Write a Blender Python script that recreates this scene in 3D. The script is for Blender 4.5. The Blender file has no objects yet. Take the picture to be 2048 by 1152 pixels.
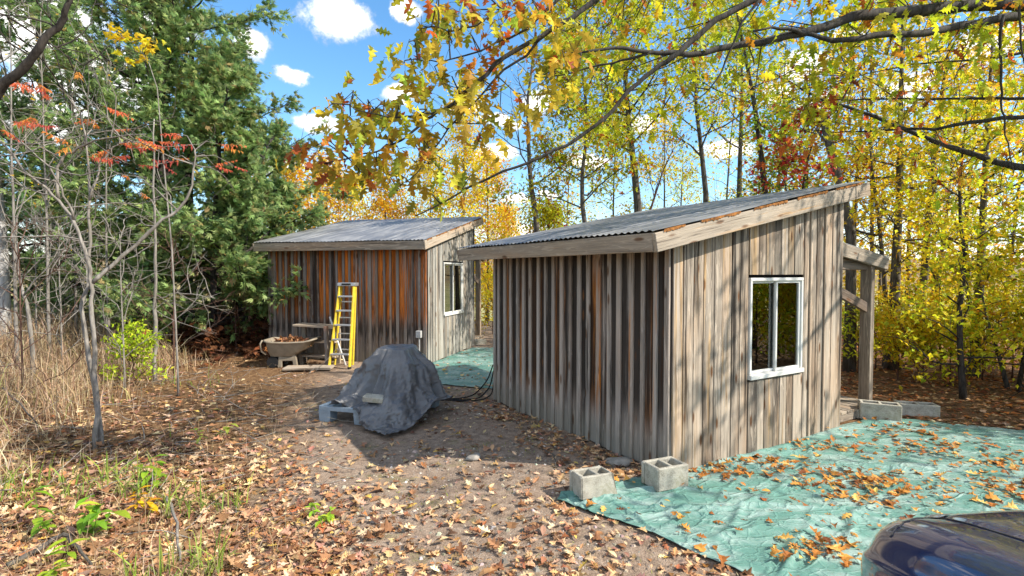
import bpy, math, random
import numpy as np
from mathutils import Vector, Matrix

R = math.radians
rnd = random.Random(7)
rng = np.random.default_rng(7)
scene = bpy.context.scene
col = scene.collection

# ------------------------------------------------------------------ camera, sky, sun, exposure
CAM_H, FPX, HORIZ = 1.70, 1050.0, 545.0
cam_d = bpy.data.cameras.new('camera')
cam_d.sensor_width = 36.0
cam_d.lens = FPX / 2048 * 36
cam_d.clip_start = 0.05
cam_d.clip_end = 3000
cam = bpy.data.objects.new('camera', cam_d)
col.objects.link(cam)
cam.location = (0, 0, CAM_H)
cam.rotation_euler = (R(90) - math.atan((576 - HORIZ) / FPX), 0, 0)
scene.camera = cam

SUN_DIR = Vector((0.96, -0.27, 0)).normalized()          # horizontal direction towards the sun
SUN_EL = R(40)
SUN_STR, SKY_STR, EXPO = 2.0, 0.15, 2.0
scene.view_settings.view_transform = 'Standard'
scene.view_settings.look = 'None'
scene.view_settings.exposure = EXPO
scene.view_settings.gamma = 1
scene.view_settings.use_curve_mapping = False
sun_d = bpy.data.lights.new('sun', 'SUN')
sun_d.energy = SUN_STR
sun_d.angle = R(0.6)
sun_d.color = (1.0, 0.93, 0.82)
sun = bpy.data.objects.new('sun', sun_d)
col.objects.link(sun)
sd = Vector((SUN_DIR.x * math.cos(SUN_EL), SUN_DIR.y * math.cos(SUN_EL), math.sin(SUN_EL)))
sun.rotation_euler = sd.to_track_quat('Z', 'Y').to_euler()
sun.location = (20, -8, 20)
scene.cycles.max_bounces = 8
scene.cycles.diffuse_bounces = 4
scene.cycles.transmission_bounces = 4
scene.cycles.glossy_bounces = 3
scene.cycles.sample_clamp_indirect = 6


# ------------------------------------------------------------------ node helper
class NT:
    def __init__(s, nt):
        s.nt = nt
        for n in list(nt.nodes):
            nt.nodes.remove(n)

    def n(s, typ, ins=(), **props):
        nd = s.nt.nodes.new(typ)
        for k, v in props.items():
            setattr(nd, k, v)
        for k, v in (ins.items() if isinstance(ins, dict) else ins):
            s.put(nd.inputs[k], v)
        return nd

    def put(s, sock, v):
        if isinstance(v, bpy.types.NodeSocket):
            s.nt.links.new(v, sock)
        elif isinstance(v, (tuple, list)) and sock.type == 'RGBA' and len(v) == 3:
            sock.default_value = (*v, 1)
        else:
            sock.default_value = v

    def m(s, op, a, b=0.0, c=0.0):
        nd = s.n('ShaderNodeMath', operation=op)
        s.put(nd.inputs[0], a); s.put(nd.inputs[1], b); s.put(nd.inputs[2], c)
        return nd.outputs[0]

    def vm(s, op, a, b=(0, 0, 0)):
        nd = s.n('ShaderNodeVectorMath', operation=op)
        s.put(nd.inputs[0], a); s.put(nd.inputs[1], b)
        return nd.outputs['Value'] if op in ('LENGTH', 'DOT_PRODUCT', 'DISTANCE') else nd.outputs[0]

    def mr(s, v, a, b, c=0.0, d=1.0, smooth=True):
        nd = s.n('ShaderNodeMapRange', interpolation_type='SMOOTHSTEP' if smooth else 'LINEAR')
        for i, x in enumerate((v, a, b, c, d)):
            s.put(nd.inputs[i], x)
        return nd.outputs[0]

    def noise(s, vec, scale=1.0, detail=4.0, rough=0.55, dist=0.0):
        nd = s.n('ShaderNodeTexNoise', {'Scale': scale, 'Detail': detail, 'Roughness': rough, 'Distortion': dist})
        if vec is not None:
            s.put(nd.inputs['Vector'], vec)
        return nd.outputs[0]

    def mix(s, f, a, b, blend='MIX'):
        nd = s.n('ShaderNodeMix', data_type='RGBA', blend_type=blend)
        s.put(nd.inputs[0], f); s.put(nd.inputs[6], a); s.put(nd.inputs[7], b)
        return nd.outputs[2]

    def ramp(s, f, stops, interp='LINEAR'):
        nd = s.n('ShaderNodeValToRGB')
        cr = nd.color_ramp
        cr.interpolation = interp
        while len(cr.elements) < len(stops):
            cr.elements.new(0.5)
        for e, (p, c) in zip(cr.elements, stops):
            e.position = p; e.color = (*c, 1)
        s.put(nd.inputs[0], f)
        return nd.outputs[0]

    def bump(s, h, strength=0.3, dist=0.01):
        return s.n('ShaderNodeBump', {'Strength': strength, 'Distance': dist, 'Height': h}).outputs[0]


def lin(r, g, b):
    return tuple((x / 255 / 12.92 if x / 255 <= .04045 else ((x / 255 + .055) / 1.055) ** 2.4) for x in (r, g, b))


def new_mat(name):
    m = bpy.data.materials.new(name)
    m.use_nodes = True
    return m, NT(m.node_tree)


def finish(N, color, rough=0.8, spec=0.3, metal=0.0, normal=None, **extra):
    ins = {'Base Color': color, 'Roughness': rough, 'Metallic': metal, 'Specular IOR Level': spec}
    ins.update(extra)
    p = N.n('ShaderNodeBsdfPrincipled', ins)
    if normal is not None:
        N.put(p.inputs['Normal'], normal)
    o = N.n('ShaderNodeOutputMaterial', {'Surface': p.outputs[0]})
    return p


# ------------------------------------------------------------------ world: Nishita sky with broken clouds
def px_dir(px, py):
    return math.atan2(px - 1024, FPX), (HORIZ - py) / math.hypot(math.hypot(px - 1024, FPX), HORIZ - py)


world = bpy.data.worlds.new('World')
scene.world = world
world.use_nodes = True
W = NT(world.node_tree)
sky = W.n('ShaderNodeTexSky', sky_type='NISHITA', sun_disc=False, sun_elevation=SUN_EL,
          sun_rotation=math.atan2(SUN_DIR.x, SUN_DIR.y), altitude=200, air_density=1.0, dust_density=0.3, ozone_density=2.5)
gen = W.n('ShaderNodeTexCoord').outputs['Generated']
sep = W.n('ShaderNodeSeparateXYZ', {0: gen})
az = W.m('ARCTAN2', sep.outputs[0], sep.outputs[1])
uv = W.n('ShaderNodeCombineXYZ', {0: az, 1: sep.outputs[2]}).outputs[0]
warp = W.n('ShaderNodeTexNoise', {'Vector': gen, 'Scale': 9.0, 'Detail': 6.0, 'Roughness': 0.62})
wv = W.vm('MULTIPLY', W.vm('SUBTRACT', warp.outputs['Color'], (0.5, 0.5, 0.5)), (0.10, 0.055, 0))
uvw = W.vm('ADD', uv, wv)
clouds = [(680, 36, 95, 48), (815, 22, 42, 28), (505, 92, 55, 36), (800, 195, 50, 26), (920, 225, 60, 22), (1000, 245, 70, 20),
          (1085, 205, 62, 34), (1600, 135, 60, 34), (1545, 190, 50, 30), (1650, 200, 55, 22), (1800, 182, 65, 36),
          (1035, 405, 48, 14), (1105, 395, 34, 14), (985, 385, 40, 16), (590, 152, 40, 20), (990, 310, 70, 24),
          (30, 40, 190, 90), (200, 150, 170, 70), (60, 220, 130, 60), (1290, 250, 70, 26), (1960, 90, 60, 40),
          (1450, 300, 60, 26), (640, 250, 60, 26), (560, 330, 80, 24), (1180, 320, 60, 20), (320, 60, 80, 40), (1020, 460, 120, 22),
          (1690, 75, 40, 16), (1980, 520, 120, 40), (1880, 420, 90, 30)]
field = None
for (cx, cy, rx, ry) in clouds:
    u, v = px_dir(cx, cy)
    d = W.vm('LENGTH', W.vm('MULTIPLY', W.vm('SUBTRACT', uvw, (u, v, 0)), (FPX / (rx * .68), FPX / (ry * .68), 0)))
    field = d if field is None else W.m('MINIMUM', field, d)
wide = W.noise(W.vm('MULTIPLY', gen, (1, 1, 2.2)), 3.2, 6, 0.58)
outside = W.mr(W.m('ABSOLUTE', az), 0.8, 1.0)
other = W.m('MULTIPLY', W.mr(wide, 0.43, 0.60), outside)
puffs = W.noise(gen, 26, 6, 0.65)
cm = W.mr(W.m('ADD', field, W.m('MULTIPLY', W.m('SUBTRACT', puffs, 0.5), 1.5)), 1.2, 0.62)
cm = W.m('MAXIMUM', cm, other)
low = W.mr(sep.outputs[2], 0.16, 0.0, 0.0, 0.55)
cm = W.m('MAXIMUM', cm, low)
shade = W.ramp(W.m('ADD', W.m('MULTIPLY', puffs, 0.8), W.m('MULTIPLY', cm, 0.3)), [(0.36, (1.2, 1.25, 1.35)), (0.60, (2.4, 2.4, 2.35)), (0.85, (4.2, 4.1, 3.9))])
hsv = W.n('ShaderNodeHueSaturation', {'Hue': 0.494, 'Saturation': 1.2, 'Value': 0.47, 'Color': sky.outputs[0]})
skyc = W.mix(cm, hsv.outputs[0], shade)
bg = W.n('ShaderNodeBackground', {'Color': skyc, 'Strength': SKY_STR})
W.n('ShaderNodeOutputWorld', {'Surface': bg.outputs[0]})


# ------------------------------------------------------------------ objects and meshes
def tag(o, label=None, cat=None, group=None, kind=None):
    if label: o['label'] = label
    if cat: o['category'] = cat
    if group: o['group'] = group
    if kind: o['kind'] = kind
    return o


def empty(name, loc=(0, 0, 0), rz=0.0):
    o = bpy.data.objects.new(name, None)
    o.empty_display_size = 0.2
    o.location = loc
    o.rotation_euler = (0, 0, rz)
    col.objects.link(o)
    return o


def link(name, me, mat=None, parent=None, loc=(0, 0, 0), rot=(0, 0, 0)):
    o = bpy.data.objects.new(name, me)
    if mat is not None and not me.materials:
        me.materials.append(mat)
    o.location = loc
    o.rotation_euler = rot
    if parent is not None:
        o.parent = parent
    col.objects.link(o)
    return o


def np_mesh(name, V, Fs, smooth=False, colors=None):
    """V (n,3); Fs a list of (m,k) index arrays; colours per vertex (n,3)."""
    V = np.asarray(V, np.float32)
    me = bpy.data.meshes.new(name)
    me.vertices.add(len(V))
    me.vertices.foreach_set('co', V.ravel())
    Fs = [np.asarray(f, np.int32) for f in Fs if len(f)]
    nl = sum(f.size for f in Fs)
    npoly = sum(len(f) for f in Fs)
    me.loops.add(nl)
    me.polygons.add(npoly)
    me.loops.foreach_set('vertex_index', np.concatenate([f.ravel() for f in Fs]))
    st, s = [], 0
    for f in Fs:
        st.append(np.arange(len(f)) * f.shape[1] + s)
        s += f.size
    me.polygons.foreach_set('loop_start', np.concatenate(st).astype(np.int32))
    me.polygons.foreach_set('use_smooth', np.full(npoly, bool(smooth)))
    me.update(calc_edges=True)
    me.validate()
    if colors is not None:
        a = me.color_attributes.new('col', 'FLOAT_COLOR', 'POINT')
        c = np.ones((len(V), 4), np.float32)
        c[:, :3] = colors
        a.data.foreach_set('color', c.ravel())
    return me


class MB:
    """Collects boxes, prisms, tubes and patches; mesh() turns them into one mesh."""
    def __init__(s):
        s.V, s.Q, s.T, s.n = [], [], [], 0

    def add(s, V, quads=(), tris=()):
        V = np.asarray(V, float).reshape(-1, 3)
        if len(quads): s.Q.append(np.asarray(quads, int) + s.n)
        if len(tris): s.T.append(np.asarray(tris, int) + s.n)
        s.V.append(V); s.n += len(V)
        return s

    def box(s, c, size, rot=None, taper=None):
        x, y, z = (d / 2 for d in size)
        V = np.array([(-x, -y, -z), (x, -y, -z), (x, y, -z), (-x, y, -z), (-x, -y, z), (x, -y, z), (x, y, z), (-x, y, z)])
        if taper is not None:
            V[4:, :2] *= taper
        if rot is not None:
            V = V @ np.array(rot.to_3x3()).T
        return s.add(V + np.array(c), [(0, 3, 2, 1), (4, 5, 6, 7), (0, 1, 5, 4), (1, 2, 6, 5), (2, 3, 7, 6), (3, 0, 4, 7)])

    def bar(s, a, b, w, h, up=(0, 0, 1)):
        """A square bar from a to b, w wide and h high."""
        a, b = Vector(a), Vector(b)
        d = (b - a); L = d.length; d.normalize()
        u = Vector(up)
        x = d.cross(u)
        if x.length < 1e-4: x = d.cross(Vector((1, 0, 0)))
        x.normalize(); z = x.cross(d)
        M = Matrix((x, d, z)).transposed()
        return s.box((a + b) / 2, (w, L, h), M)

    def grid(s, P):
        """P (a,b,3) grid of points."""
        P = np.asarray(P, float)
        a, b = P.shape[:2]
        i = np.arange(a * b).reshape(a, b)
        q = np.stack([i[:-1, :-1], i[1:, :-1], i[1:, 1:], i[:-1, 1:]], -1).reshape(-1, 4)
        return s.add(P.reshape(-1, 3), q)

    def tube(s, pts, rad, sides=6, cap=True):
        pts = np.asarray(pts, float); n = len(pts)
        rad = np.broadcast_to(np.asarray(rad, float), (n,))
        t = np.gradient(pts, axis=0)
        t /= np.linalg.norm(t, axis=1, keepdims=True) + 1e-9
        m = t.mean(0)
        ref = np.eye(3)[np.argmin(np.abs(m))]
        u = np.cross(t, ref); u /= np.linalg.norm(u, axis=1, keepdims=True) + 1e-9
        v = np.cross(t, u)
        a = np.arange(sides) / sides * 2 * np.pi
        ring = u[:, None] * np.cos(a)[None, :, None] + v[:, None] * np.sin(a)[None, :, None]
        V = pts[:, None] + ring * rad[:, None, None]
        i = np.arange(n * sides).reshape(n, sides)
        j = np.roll(i, -1, axis=1)
        q = np.stack([i[:-1], j[:-1], j[1:], i[1:]], -1).reshape(-1, 4)
        V = V.reshape(-1, 3)
        tr = []
        if cap:
            V = np.vstack([V, pts[:1], pts[-1:]])
            k = n * sides
            tr = [(k, j[0, c], i[0, c]) for c in range(sides)] + [(k + 1, i[-1, c], j[-1, c]) for c in range(sides)]
        return s.add(V, q, tr)

    def extr(s, poly, axis_to3, depth):
        """poly [(a,b)] outline, extruded; axis_to3(a,b,d) -> 3D."""
        n = len(poly)
        V = [axis_to3(a, b, 0) for a, b in poly] + [axis_to3(a, b, depth) for a, b in poly]
        q = [(i, (i + 1) % n, n + (i + 1) % n, n + i) for i in range(n)]
        s.add(V, q)
        base = s.n - 2 * n
        s.N = getattr(s, 'N', []) + [list(range(base, base + n))[::-1], list(range(base + n, base + 2 * n))]
        return s

    def mesh(s, name='mesh', smooth=False):
        Fs = []
        if s.Q: Fs.append(np.vstack(s.Q))
        if s.T: Fs.append(np.vstack(s.T))
        for f in getattr(s, 'N', []): Fs.append(np.array([f]))
        return np_mesh(name, np.vstack(s.V), Fs, smooth)

    def obj(s, name, mat, parent=None, smooth=False, bevel=0.0, **k):
        o = link(name, s.mesh(name, smooth), mat, parent, **k)
        if bevel:
            b = o.modifiers.new('bevel', 'BEVEL')
            b.width = bevel; b.segments = 1 if bevel < 0.006 else 2; b.limit_method = 'ANGLE'; b.angle_limit = R(40)
        return o


# ------------------------------------------------------------------ the lie of the land
def sstep(a, b, x):
    t = np.clip((x - a) / (b - a), 0, 1)
    return t * t * (3 - 2 * t)


_w = np.random.default_rng(3)
_wk = [(_w.uniform(0, 6.28), _w.uniform(0, 6.28)) for _ in range(24)]


def wob(x, y, f, k0=0, n=5):
    s = 0
    for i in range(n):
        a, p = _wk[(k0 + i) % 24]
        s = s + np.sin((x * np.cos(a) + y * np.sin(a)) * f * (1 + .37 * i) + p)
    return s / n


def H(x, y):
    x = np.asarray(x, float); y = np.asarray(y, float)
    left = 0.5 * sstep(2.5, 8.0, -x - .25 * y)
    mound = 0.22 * np.exp(-(((x + 5.9) / 1.5) ** 2 + ((y - 12.0) / 1.3) ** 2))
    r = np.hypot(x, y)
    fall = -3.2 * sstep(16, 48, y + .25 * np.abs(x))
    far = (9 + 5 * wob(x, y, .012, 3)) * sstep(120, 420, r) + (3.2 * sstep(60, 200, r))
    micro = (.016 * wob(x, y, 2.1) + .010 * wob(x, y, 5.3, 7)) * sstep(0, 1, r)
    rut = -.03 * np.exp(-((x + .15 * y + .1) / .5) ** 2) * sstep(9, 5, y)
    return left + mound + fall + far + micro * np.clip(1 + left, 1, 2) + rut


def Hf(x, y):
    return float(H(x, y))


def at(px, py, z=0.0):
    """Ground point (height z) shown at a pixel of the photograph."""
    Y = FPX * (CAM_H - z) / (py - HORIZ)
    return ((px - 1024) / FPX * Y, Y)


def P3(px, py, Y):
    return ((px - 1024) / FPX * Y, Y, CAM_H + (HORIZ - py) / FPX * Y)


# ------------------------------------------------------------------ materials
def wood(name, light, dark, warm=(0.30, 0.10, 0.02), black=(0.022, 0.017, 0.014), hi=None, band=(0.5, 1.9), char=None, knots=0.8, warm_lo=0.52, streak=1.0):
    """Weathered plank: grain along local z, knots; obj['warm'], obj['soot'], obj['low'] steer stain and mildew of each board."""
    m, N = new_mat(name)
    oc = N.n('ShaderNodeTexCoord').outputs['Object']
    rr = N.n('ShaderNodeObjectInfo').outputs['Random']
    sp = N.n('ShaderNodeSeparateXYZ', {0: oc})
    off = N.n('ShaderNodeCombineXYZ', {0: N.m('MULTIPLY', rr, 61.0), 1: N.m('MULTIPLY', rr, 23.0), 2: N.m('MULTIPLY', rr, 17.0)}).outputs[0]
    v = N.vm('ADD', oc, off)
    wv_ = N.noise(N.vm('MULTIPLY', v, (7, 7, 1.6)), 1, 3)
    vd = N.vm('ADD', v, N.n('ShaderNodeCombineXYZ', {0: N.m('MULTIPLY', wv_, 0.035)}).outputs[0])
    g1 = N.noise(N.vm('MULTIPLY', vd, (150, 150, 3.0)), 1, 6, 0.6)
    g2 = N.noise(N.vm('MULTIPLY', vd, (30, 30, 0.9)), 1, 5, 0.6)
    g3 = N.noise(N.vm('MULTIPLY', v, (9, 9, 1.3)), 1, 4, 0.6)
    f = N.m('ADD', N.m('MULTIPLY', g1, 0.45), N.m('ADD', N.m('MULTIPLY', g2, 0.55), N.m('MULTIPLY', g3, 0.35)))
    f = N.m('ADD', f, N.m('MULTIPLY', N.m('SUBTRACT', rr, 0.5), 0.34))
    c = N.ramp(f, [(0.44, dark), (0.62, tuple((a + b) / 2 for a, b in zip(light, dark))), (0.86, light)])
    # pale flame figure of flat-sawn boards
    fl = N.noise(N.vm('MULTIPLY', vd, (20, 20, 2.4)), 1, 3, .6, 1.5)
    c = N.mix(N.m('MULTIPLY', N.mr(fl, .56, .64), .5), c, tuple(min(1, x * 1.3) for x in light))
    c = N.mix(N.m('MULTIPLY', N.mr(g2, .40, .33), .6), c, tuple(x * .5 for x in dark))
    # brownish cast on some boards
    c = N.mix(N.m('MULTIPLY', N.mr(N.noise(N.vm('MULTIPLY', v, (4, 4, .5)), 1, 2), .45, .7), 0.45), c, N.mix(1.0, c, (1.0, 0.72, 0.48), 'MULTIPLY'))
    att = lambda k: N.n('ShaderNodeAttribute', attribute_type='OBJECT', attribute_name=k).outputs['Fac']
    c = N.mix(N.m('MULTIPLY', att('pale'), .7), c, N.mix(g1, tuple(x * .75 for x in light), tuple(min(1, x * 1.35) for x in light)))
    # bare, still tanned wood
    st = N.noise(N.vm('MULTIPLY', vd, (22, 22, 0.7)), 1, 4, 0.6)
    zb = N.m('MULTIPLY', N.mr(sp.outputs[2], band[0] - .25, band[0] + .2), N.mr(sp.outputs[2], band[1] + .5, band[1]))
    wm = N.mr(N.m('ADD', st, N.m('MULTIPLY', N.m('SUBTRACT', att('warm'), 0.5), 0.5)), warm_lo, warm_lo + .16)
    wm = N.m('MULTIPLY', wm, zb)
    wc = N.ramp(N.m('ADD', N.m('MULTIPLY', g1, .5), N.m('MULTIPLY', g3, .5)), [(0.36, tuple(x * .18 for x in warm)), (0.52, warm), (0.68, tuple(min(1, x * 1.9) for x in warm))])
    c = N.mix(wm, c, wc)
    # black mildew streaks
    sn = N.noise(N.vm('MULTIPLY', vd, (16, 16, 0.55)), 1, 5, 0.65)
    bm = N.mr(N.m('ADD', N.m('MULTIPLY', sn, streak), N.m('MULTIPLY', N.m('SUBTRACT', att('soot'), 0.5), 0.55)), 0.52, 0.72)
    bm = N.m('MULTIPLY', bm, N.mr(sp.outputs[2], .18, .6, .25, 1))
    if char:
        edge_ = N.m('ADD', sp.outputs[2], N.m('MULTIPLY', N.m('SUBTRACT', sn, .5), 1.1))
        cb = N.m('MULTIPLY', N.mr(edge_, char[0], char[0] + .15), N.mr(edge_, char[1], char[1] - .22))
        bm = N.m('MAXIMUM', bm, N.m('MULTIPLY', cb, N.mr(att('soot'), .05, .5, .1, char[2])))
    c = N.mix(N.m('MULTIPLY', bm, 0.93), c, black)
    # pale, rain-splashed foot
    ft = N.m('MULTIPLY', N.mr(N.m('ADD', sp.outputs[2], N.m('MULTIPLY', N.m('SUBTRACT', g2, .5), .5)), .38, .1), 0.55)
    c = N.mix(N.m('MULTIPLY', ft, att('low')), c, N.mix(g1, (0.12, 0.115, 0.09), (0.30, 0.28, 0.22)))
    # knots
    kv = N.n('ShaderNodeTexVoronoi', {'Vector': N.vm('MULTIPLY', v, (9, 9, 2.6)), 'Scale': 1.0, 'Randomness': 1.0})
    km = N.m('MULTIPLY', N.mr(N.m('ADD', kv.outputs['Distance'], N.m('MULTIPLY', g1, .06)), 0.225, 0.11), knots)
    c = N.mix(km, c, N.ramp(g1, [(.35, (0.03, 0.015, 0.008)), (.65, (0.20, 0.085, 0.03))]))
    # drying cracks
    cr = N.mr(N.noise(N.vm('MULTIPLY', vd, (70, 70, 1.1)), 1, 2, .5), 0.68, 0.74)
    c = N.mix(N.m('MULTIPLY', cr, .75), c, (0.015, 0.012, 0.01))
    h = N.m('SUBTRACT', N.m('ADD', g1, g2), N.m('MULTIPLY', cr, 1.2))
    finish(N, c, 0.85, 0.2, normal=N.bump(h, 0.55, 0.006))
    return m


WOOD_A = wood('weathered wood shaded', (0.44, 0.385, 0.335), (0.080, 0.064, 0.054), warm=(0.42, 0.155, 0.035), band=(0.40, 1.5), warm_lo=0.47, streak=1.15)
WOOD_B = wood('tanned wood', (0.27, 0.235, 0.21), (0.06, 0.048, 0.042), warm=(0.44, 0.125, 0.018), band=(0.80, 3.0), warm_lo=0.33, char=(.42, .86, .9))
WOOD_G = wood('sunny weathered wood', (0.48, 0.40, 0.315), (0.095, 0.076, 0.06), warm=(0.38, 0.25, 0.13), band=(-.5, 3.0), warm_lo=0.62, knots=0.95, streak=0.98)
WOOD_L = wood('grey gable wood', (0.40, 0.39, 0.35), (0.13, 0.125, 0.115), warm=(0.30, 0.2, 0.10), band=(0.1, 3.0), warm_lo=0.74)
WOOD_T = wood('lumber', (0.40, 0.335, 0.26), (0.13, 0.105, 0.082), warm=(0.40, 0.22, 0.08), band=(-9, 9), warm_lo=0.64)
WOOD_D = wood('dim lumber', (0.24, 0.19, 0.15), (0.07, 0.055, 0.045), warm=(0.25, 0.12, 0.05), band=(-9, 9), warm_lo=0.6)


def plain(name, c, rough=0.6, spec=0.4, metal=0.0, var=0.12, scale=14.0, bump=0.15, dirt=None, dirt_amt=0.4, **extra):
    m, N = new_mat(name)
    oc = N.n('ShaderNodeTexCoord').outputs['Object']
    n1 = N.noise(oc, scale, 6, .6)
    cc = N.mix(N.m('MULTIPLY', N.mr(n1, .3, .7), 1.0), tuple(x * (1 - var) for x in c), tuple(min(1, x * (1 + var)) for x in c))
    if dirt:
        n2 = N.noise(oc, scale * .45, 5, .65)
        cc = N.mix(N.m('MULTIPLY', N.mr(n2, .48, .68), dirt_amt), cc, dirt)
    finish(N, cc, rough, spec, metal, N.bump(N.noise(oc, scale * 6, 4), bump, .004), **extra)
    return m


def concrete_mat():
    m, N = new_mat('concrete')
    oc = N.n('ShaderNodeTexCoord').outputs['Object']
    rr = N.n('ShaderNodeObjectInfo').outputs['Random']
    a = N.noise(oc, 9, 5, .6); b = N.noise(oc, 120, 3, .6)
    c = N.ramp(N.m('ADD', N.m('MULTIPLY', a, .6), N.m('MULTIPLY', b, .4)), [(.36, (.24, .22, .18)), (.5, (.41, .385, .32)), (.66, (.54, .51, .43))])
    c = N.mix(N.m('MULTIPLY', N.mr(N.noise(oc, 5, 5, .7), .52, .66), .55), c, (.20, .19, .11))
    finish(N, c, .92, .15, normal=N.bump(b, .6, .004))
    return m


CONCRETE = concrete_mat()


def metal_roof():
    m, N = new_mat('corrugated steel')
    oc = N.n('ShaderNodeTexCoord').outputs['Object']
    a = N.noise(N.vm('MULTIPLY', oc, (.8, 6, 1)), 1.5, 5, .6)
    b = N.noise(oc, 60, 4, .6)
    c = N.mix(N.mr(a, .35, .7), (.17, .17, .175), (.36, .355, .35))
    c = N.mix(N.m('MULTIPLY', N.mr(b, .55, .75), .35), c, (.18, .16, .15))
    finish(N, c, N.mr(a, .3, .7, .38, .6), .5, 0.4, N.bump(a, .1, .01))
    return m


ROOF = metal_roof()
VINYL = plain('white vinyl', (.66, .65, .61), .35, .5, var=.04, dirt=(.45, .45, .42), dirt_amt=.25)
DARK = plain('dark interior', (.012, .012, .012), .9, .1)
RUST = plain('orange foam strip', (.27, .115, .035), .9, .1, var=.5, scale=30, dirt=(.08, .04, .02), dirt_amt=.7, bump=.6)
YELLOW = plain('yellow fibreglass', (.74, .53, .035), .45, .4, var=.12, dirt=(.30, .24, .10), dirt_amt=.45)
ALU = plain('aluminium', (.52, .53, .55), .45, .5, .75, var=.1)
BLACKP = plain('black plastic', (.015, .015, .016), .55, .4)
BEIGE = plain('beige plastic', (.27, .225, .165), .55, .35, var=.15, scale=8, dirt=(.16, .125, .085), dirt_amt=.6)
PALLET = plain('grey plastic', (.27, .33, .38), .5, .4, var=.12, dirt=(.16, .15, .13), dirt_amt=.5)
RUBBER = plain('rubber', (.02, .02, .021), .85, .2)
GREYBOX = plain('grey utility box', (.42, .42, .41), .5, .4)
STONE = plain('stone', (.30, .275, .24), .9, .2, var=.3, scale=10, bump=.5)


def glass_mat():
    m, N = new_mat('window glass')
    p = N.n('ShaderNodeBsdfGlossy', {'Color': (.92, .95, .93), 'Roughness': 0.012})
    t = N.n('ShaderNodeBsdfTransparent', {'Color': (.82, .86, .83)})
    fr = N.n('ShaderNodeFresnel', {'IOR': 3.2}).outputs[0]
    mx = N.n('ShaderNodeMixShader', {0: fr, 1: t.outputs[0], 2: p.outputs[0]})
    N.n('ShaderNodeOutputMaterial', {'Surface': mx.outputs[0]})
    return m


GLASS = glass_mat()


def leaf_mat(name, attr=True, ramp=None, trans=0.42, rough=0.55, spec=0.25, veins=False):
    m, N = new_mat(name)
    if attr:
        c = N.n('ShaderNodeAttribute', attribute_type='GEOMETRY', attribute_name='col').outputs['Color']
    else:
        rr = N.n('ShaderNodeObjectInfo').outputs['Random']
        c = N.ramp(rr, ramp)
        oc = N.n('ShaderNodeTexCoord').outputs['Object']
        sp = N.n('ShaderNodeSeparateXYZ', {0: oc})
        rib = N.mr(N.m('ABSOLUTE', sp.outputs[1]), .0, .006)
        c = N.mix(N.m('MULTIPLY', N.m('SUBTRACT', 1, rib), .4), c, N.mix(1, c, (1.5, 1.4, 1.1), 'MULTIPLY'))
        c = N.mix(N.m('MULTIPLY', N.mr(N.noise(oc, 40, 4, .6), .5, .7), .5), c, N.mix(1, c, (.45, .33, .25), 'MULTIPLY'))
    d = N.n('ShaderNodeBsdfPrincipled', {'Base Color': c, 'Roughness': rough, 'Specular IOR Level': spec})
    t = N.n('ShaderNodeBsdfTranslucent', {'Color': c})
    mx = N.n('ShaderNodeMixShader', {0: trans, 1: d.outputs[0], 2: t.outputs[0]})
    N.n('ShaderNodeOutputMaterial', {'Surface': mx.outputs[0]})
    return m


LEAF = leaf_mat('foliage', trans=.52)
LITTER = leaf_mat('leaf litter', trans=.15, rough=.7, spec=.2)
GRASSM = leaf_mat('dry grass', trans=.3, rough=.6)


def bark(name, a, b, c=None, scale=1.0):
    m, N = new_mat(name)
    oc = N.n('ShaderNodeTexCoord').outputs['Object']
    n1 = N.noise(N.vm('MULTIPLY', oc, (26, 26, 5)), scale, 6, .65)
    n2 = N.noise(oc, 4 * scale, 4, .6)
    cc = N.ramp(n1, [(.34, a), (.66, b)])
    if c:
        cc = N.mix(N.mr(n2, .48, .66), cc, c)
    finish(N, cc, .9, .15, normal=N.bump(n1, .7, .012))
    return m


BARK = bark('bark', (.035, .03, .026), (.16, .14, .12), (.09, .085, .07))
BARK_DK = bark('dark bark', (.018, .015, .013), (.075, .064, .055))
BARK_OAK = bark('oak bark', (.018, .016, .014), (.085, .076, .066), (.055, .052, .046))
BARK_PALE = bark('pale bark', (.11, .098, .085), (.34, .31, .275), (.20, .18, .15))
BARK_RED = bark('reddish twig', (.06, .03, .022), (.17, .10, .075))
BIRCH = bark('birch bark', (.28, .27, .26), (.60, .59, .57), (.16, .15, .145), .6)


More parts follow.
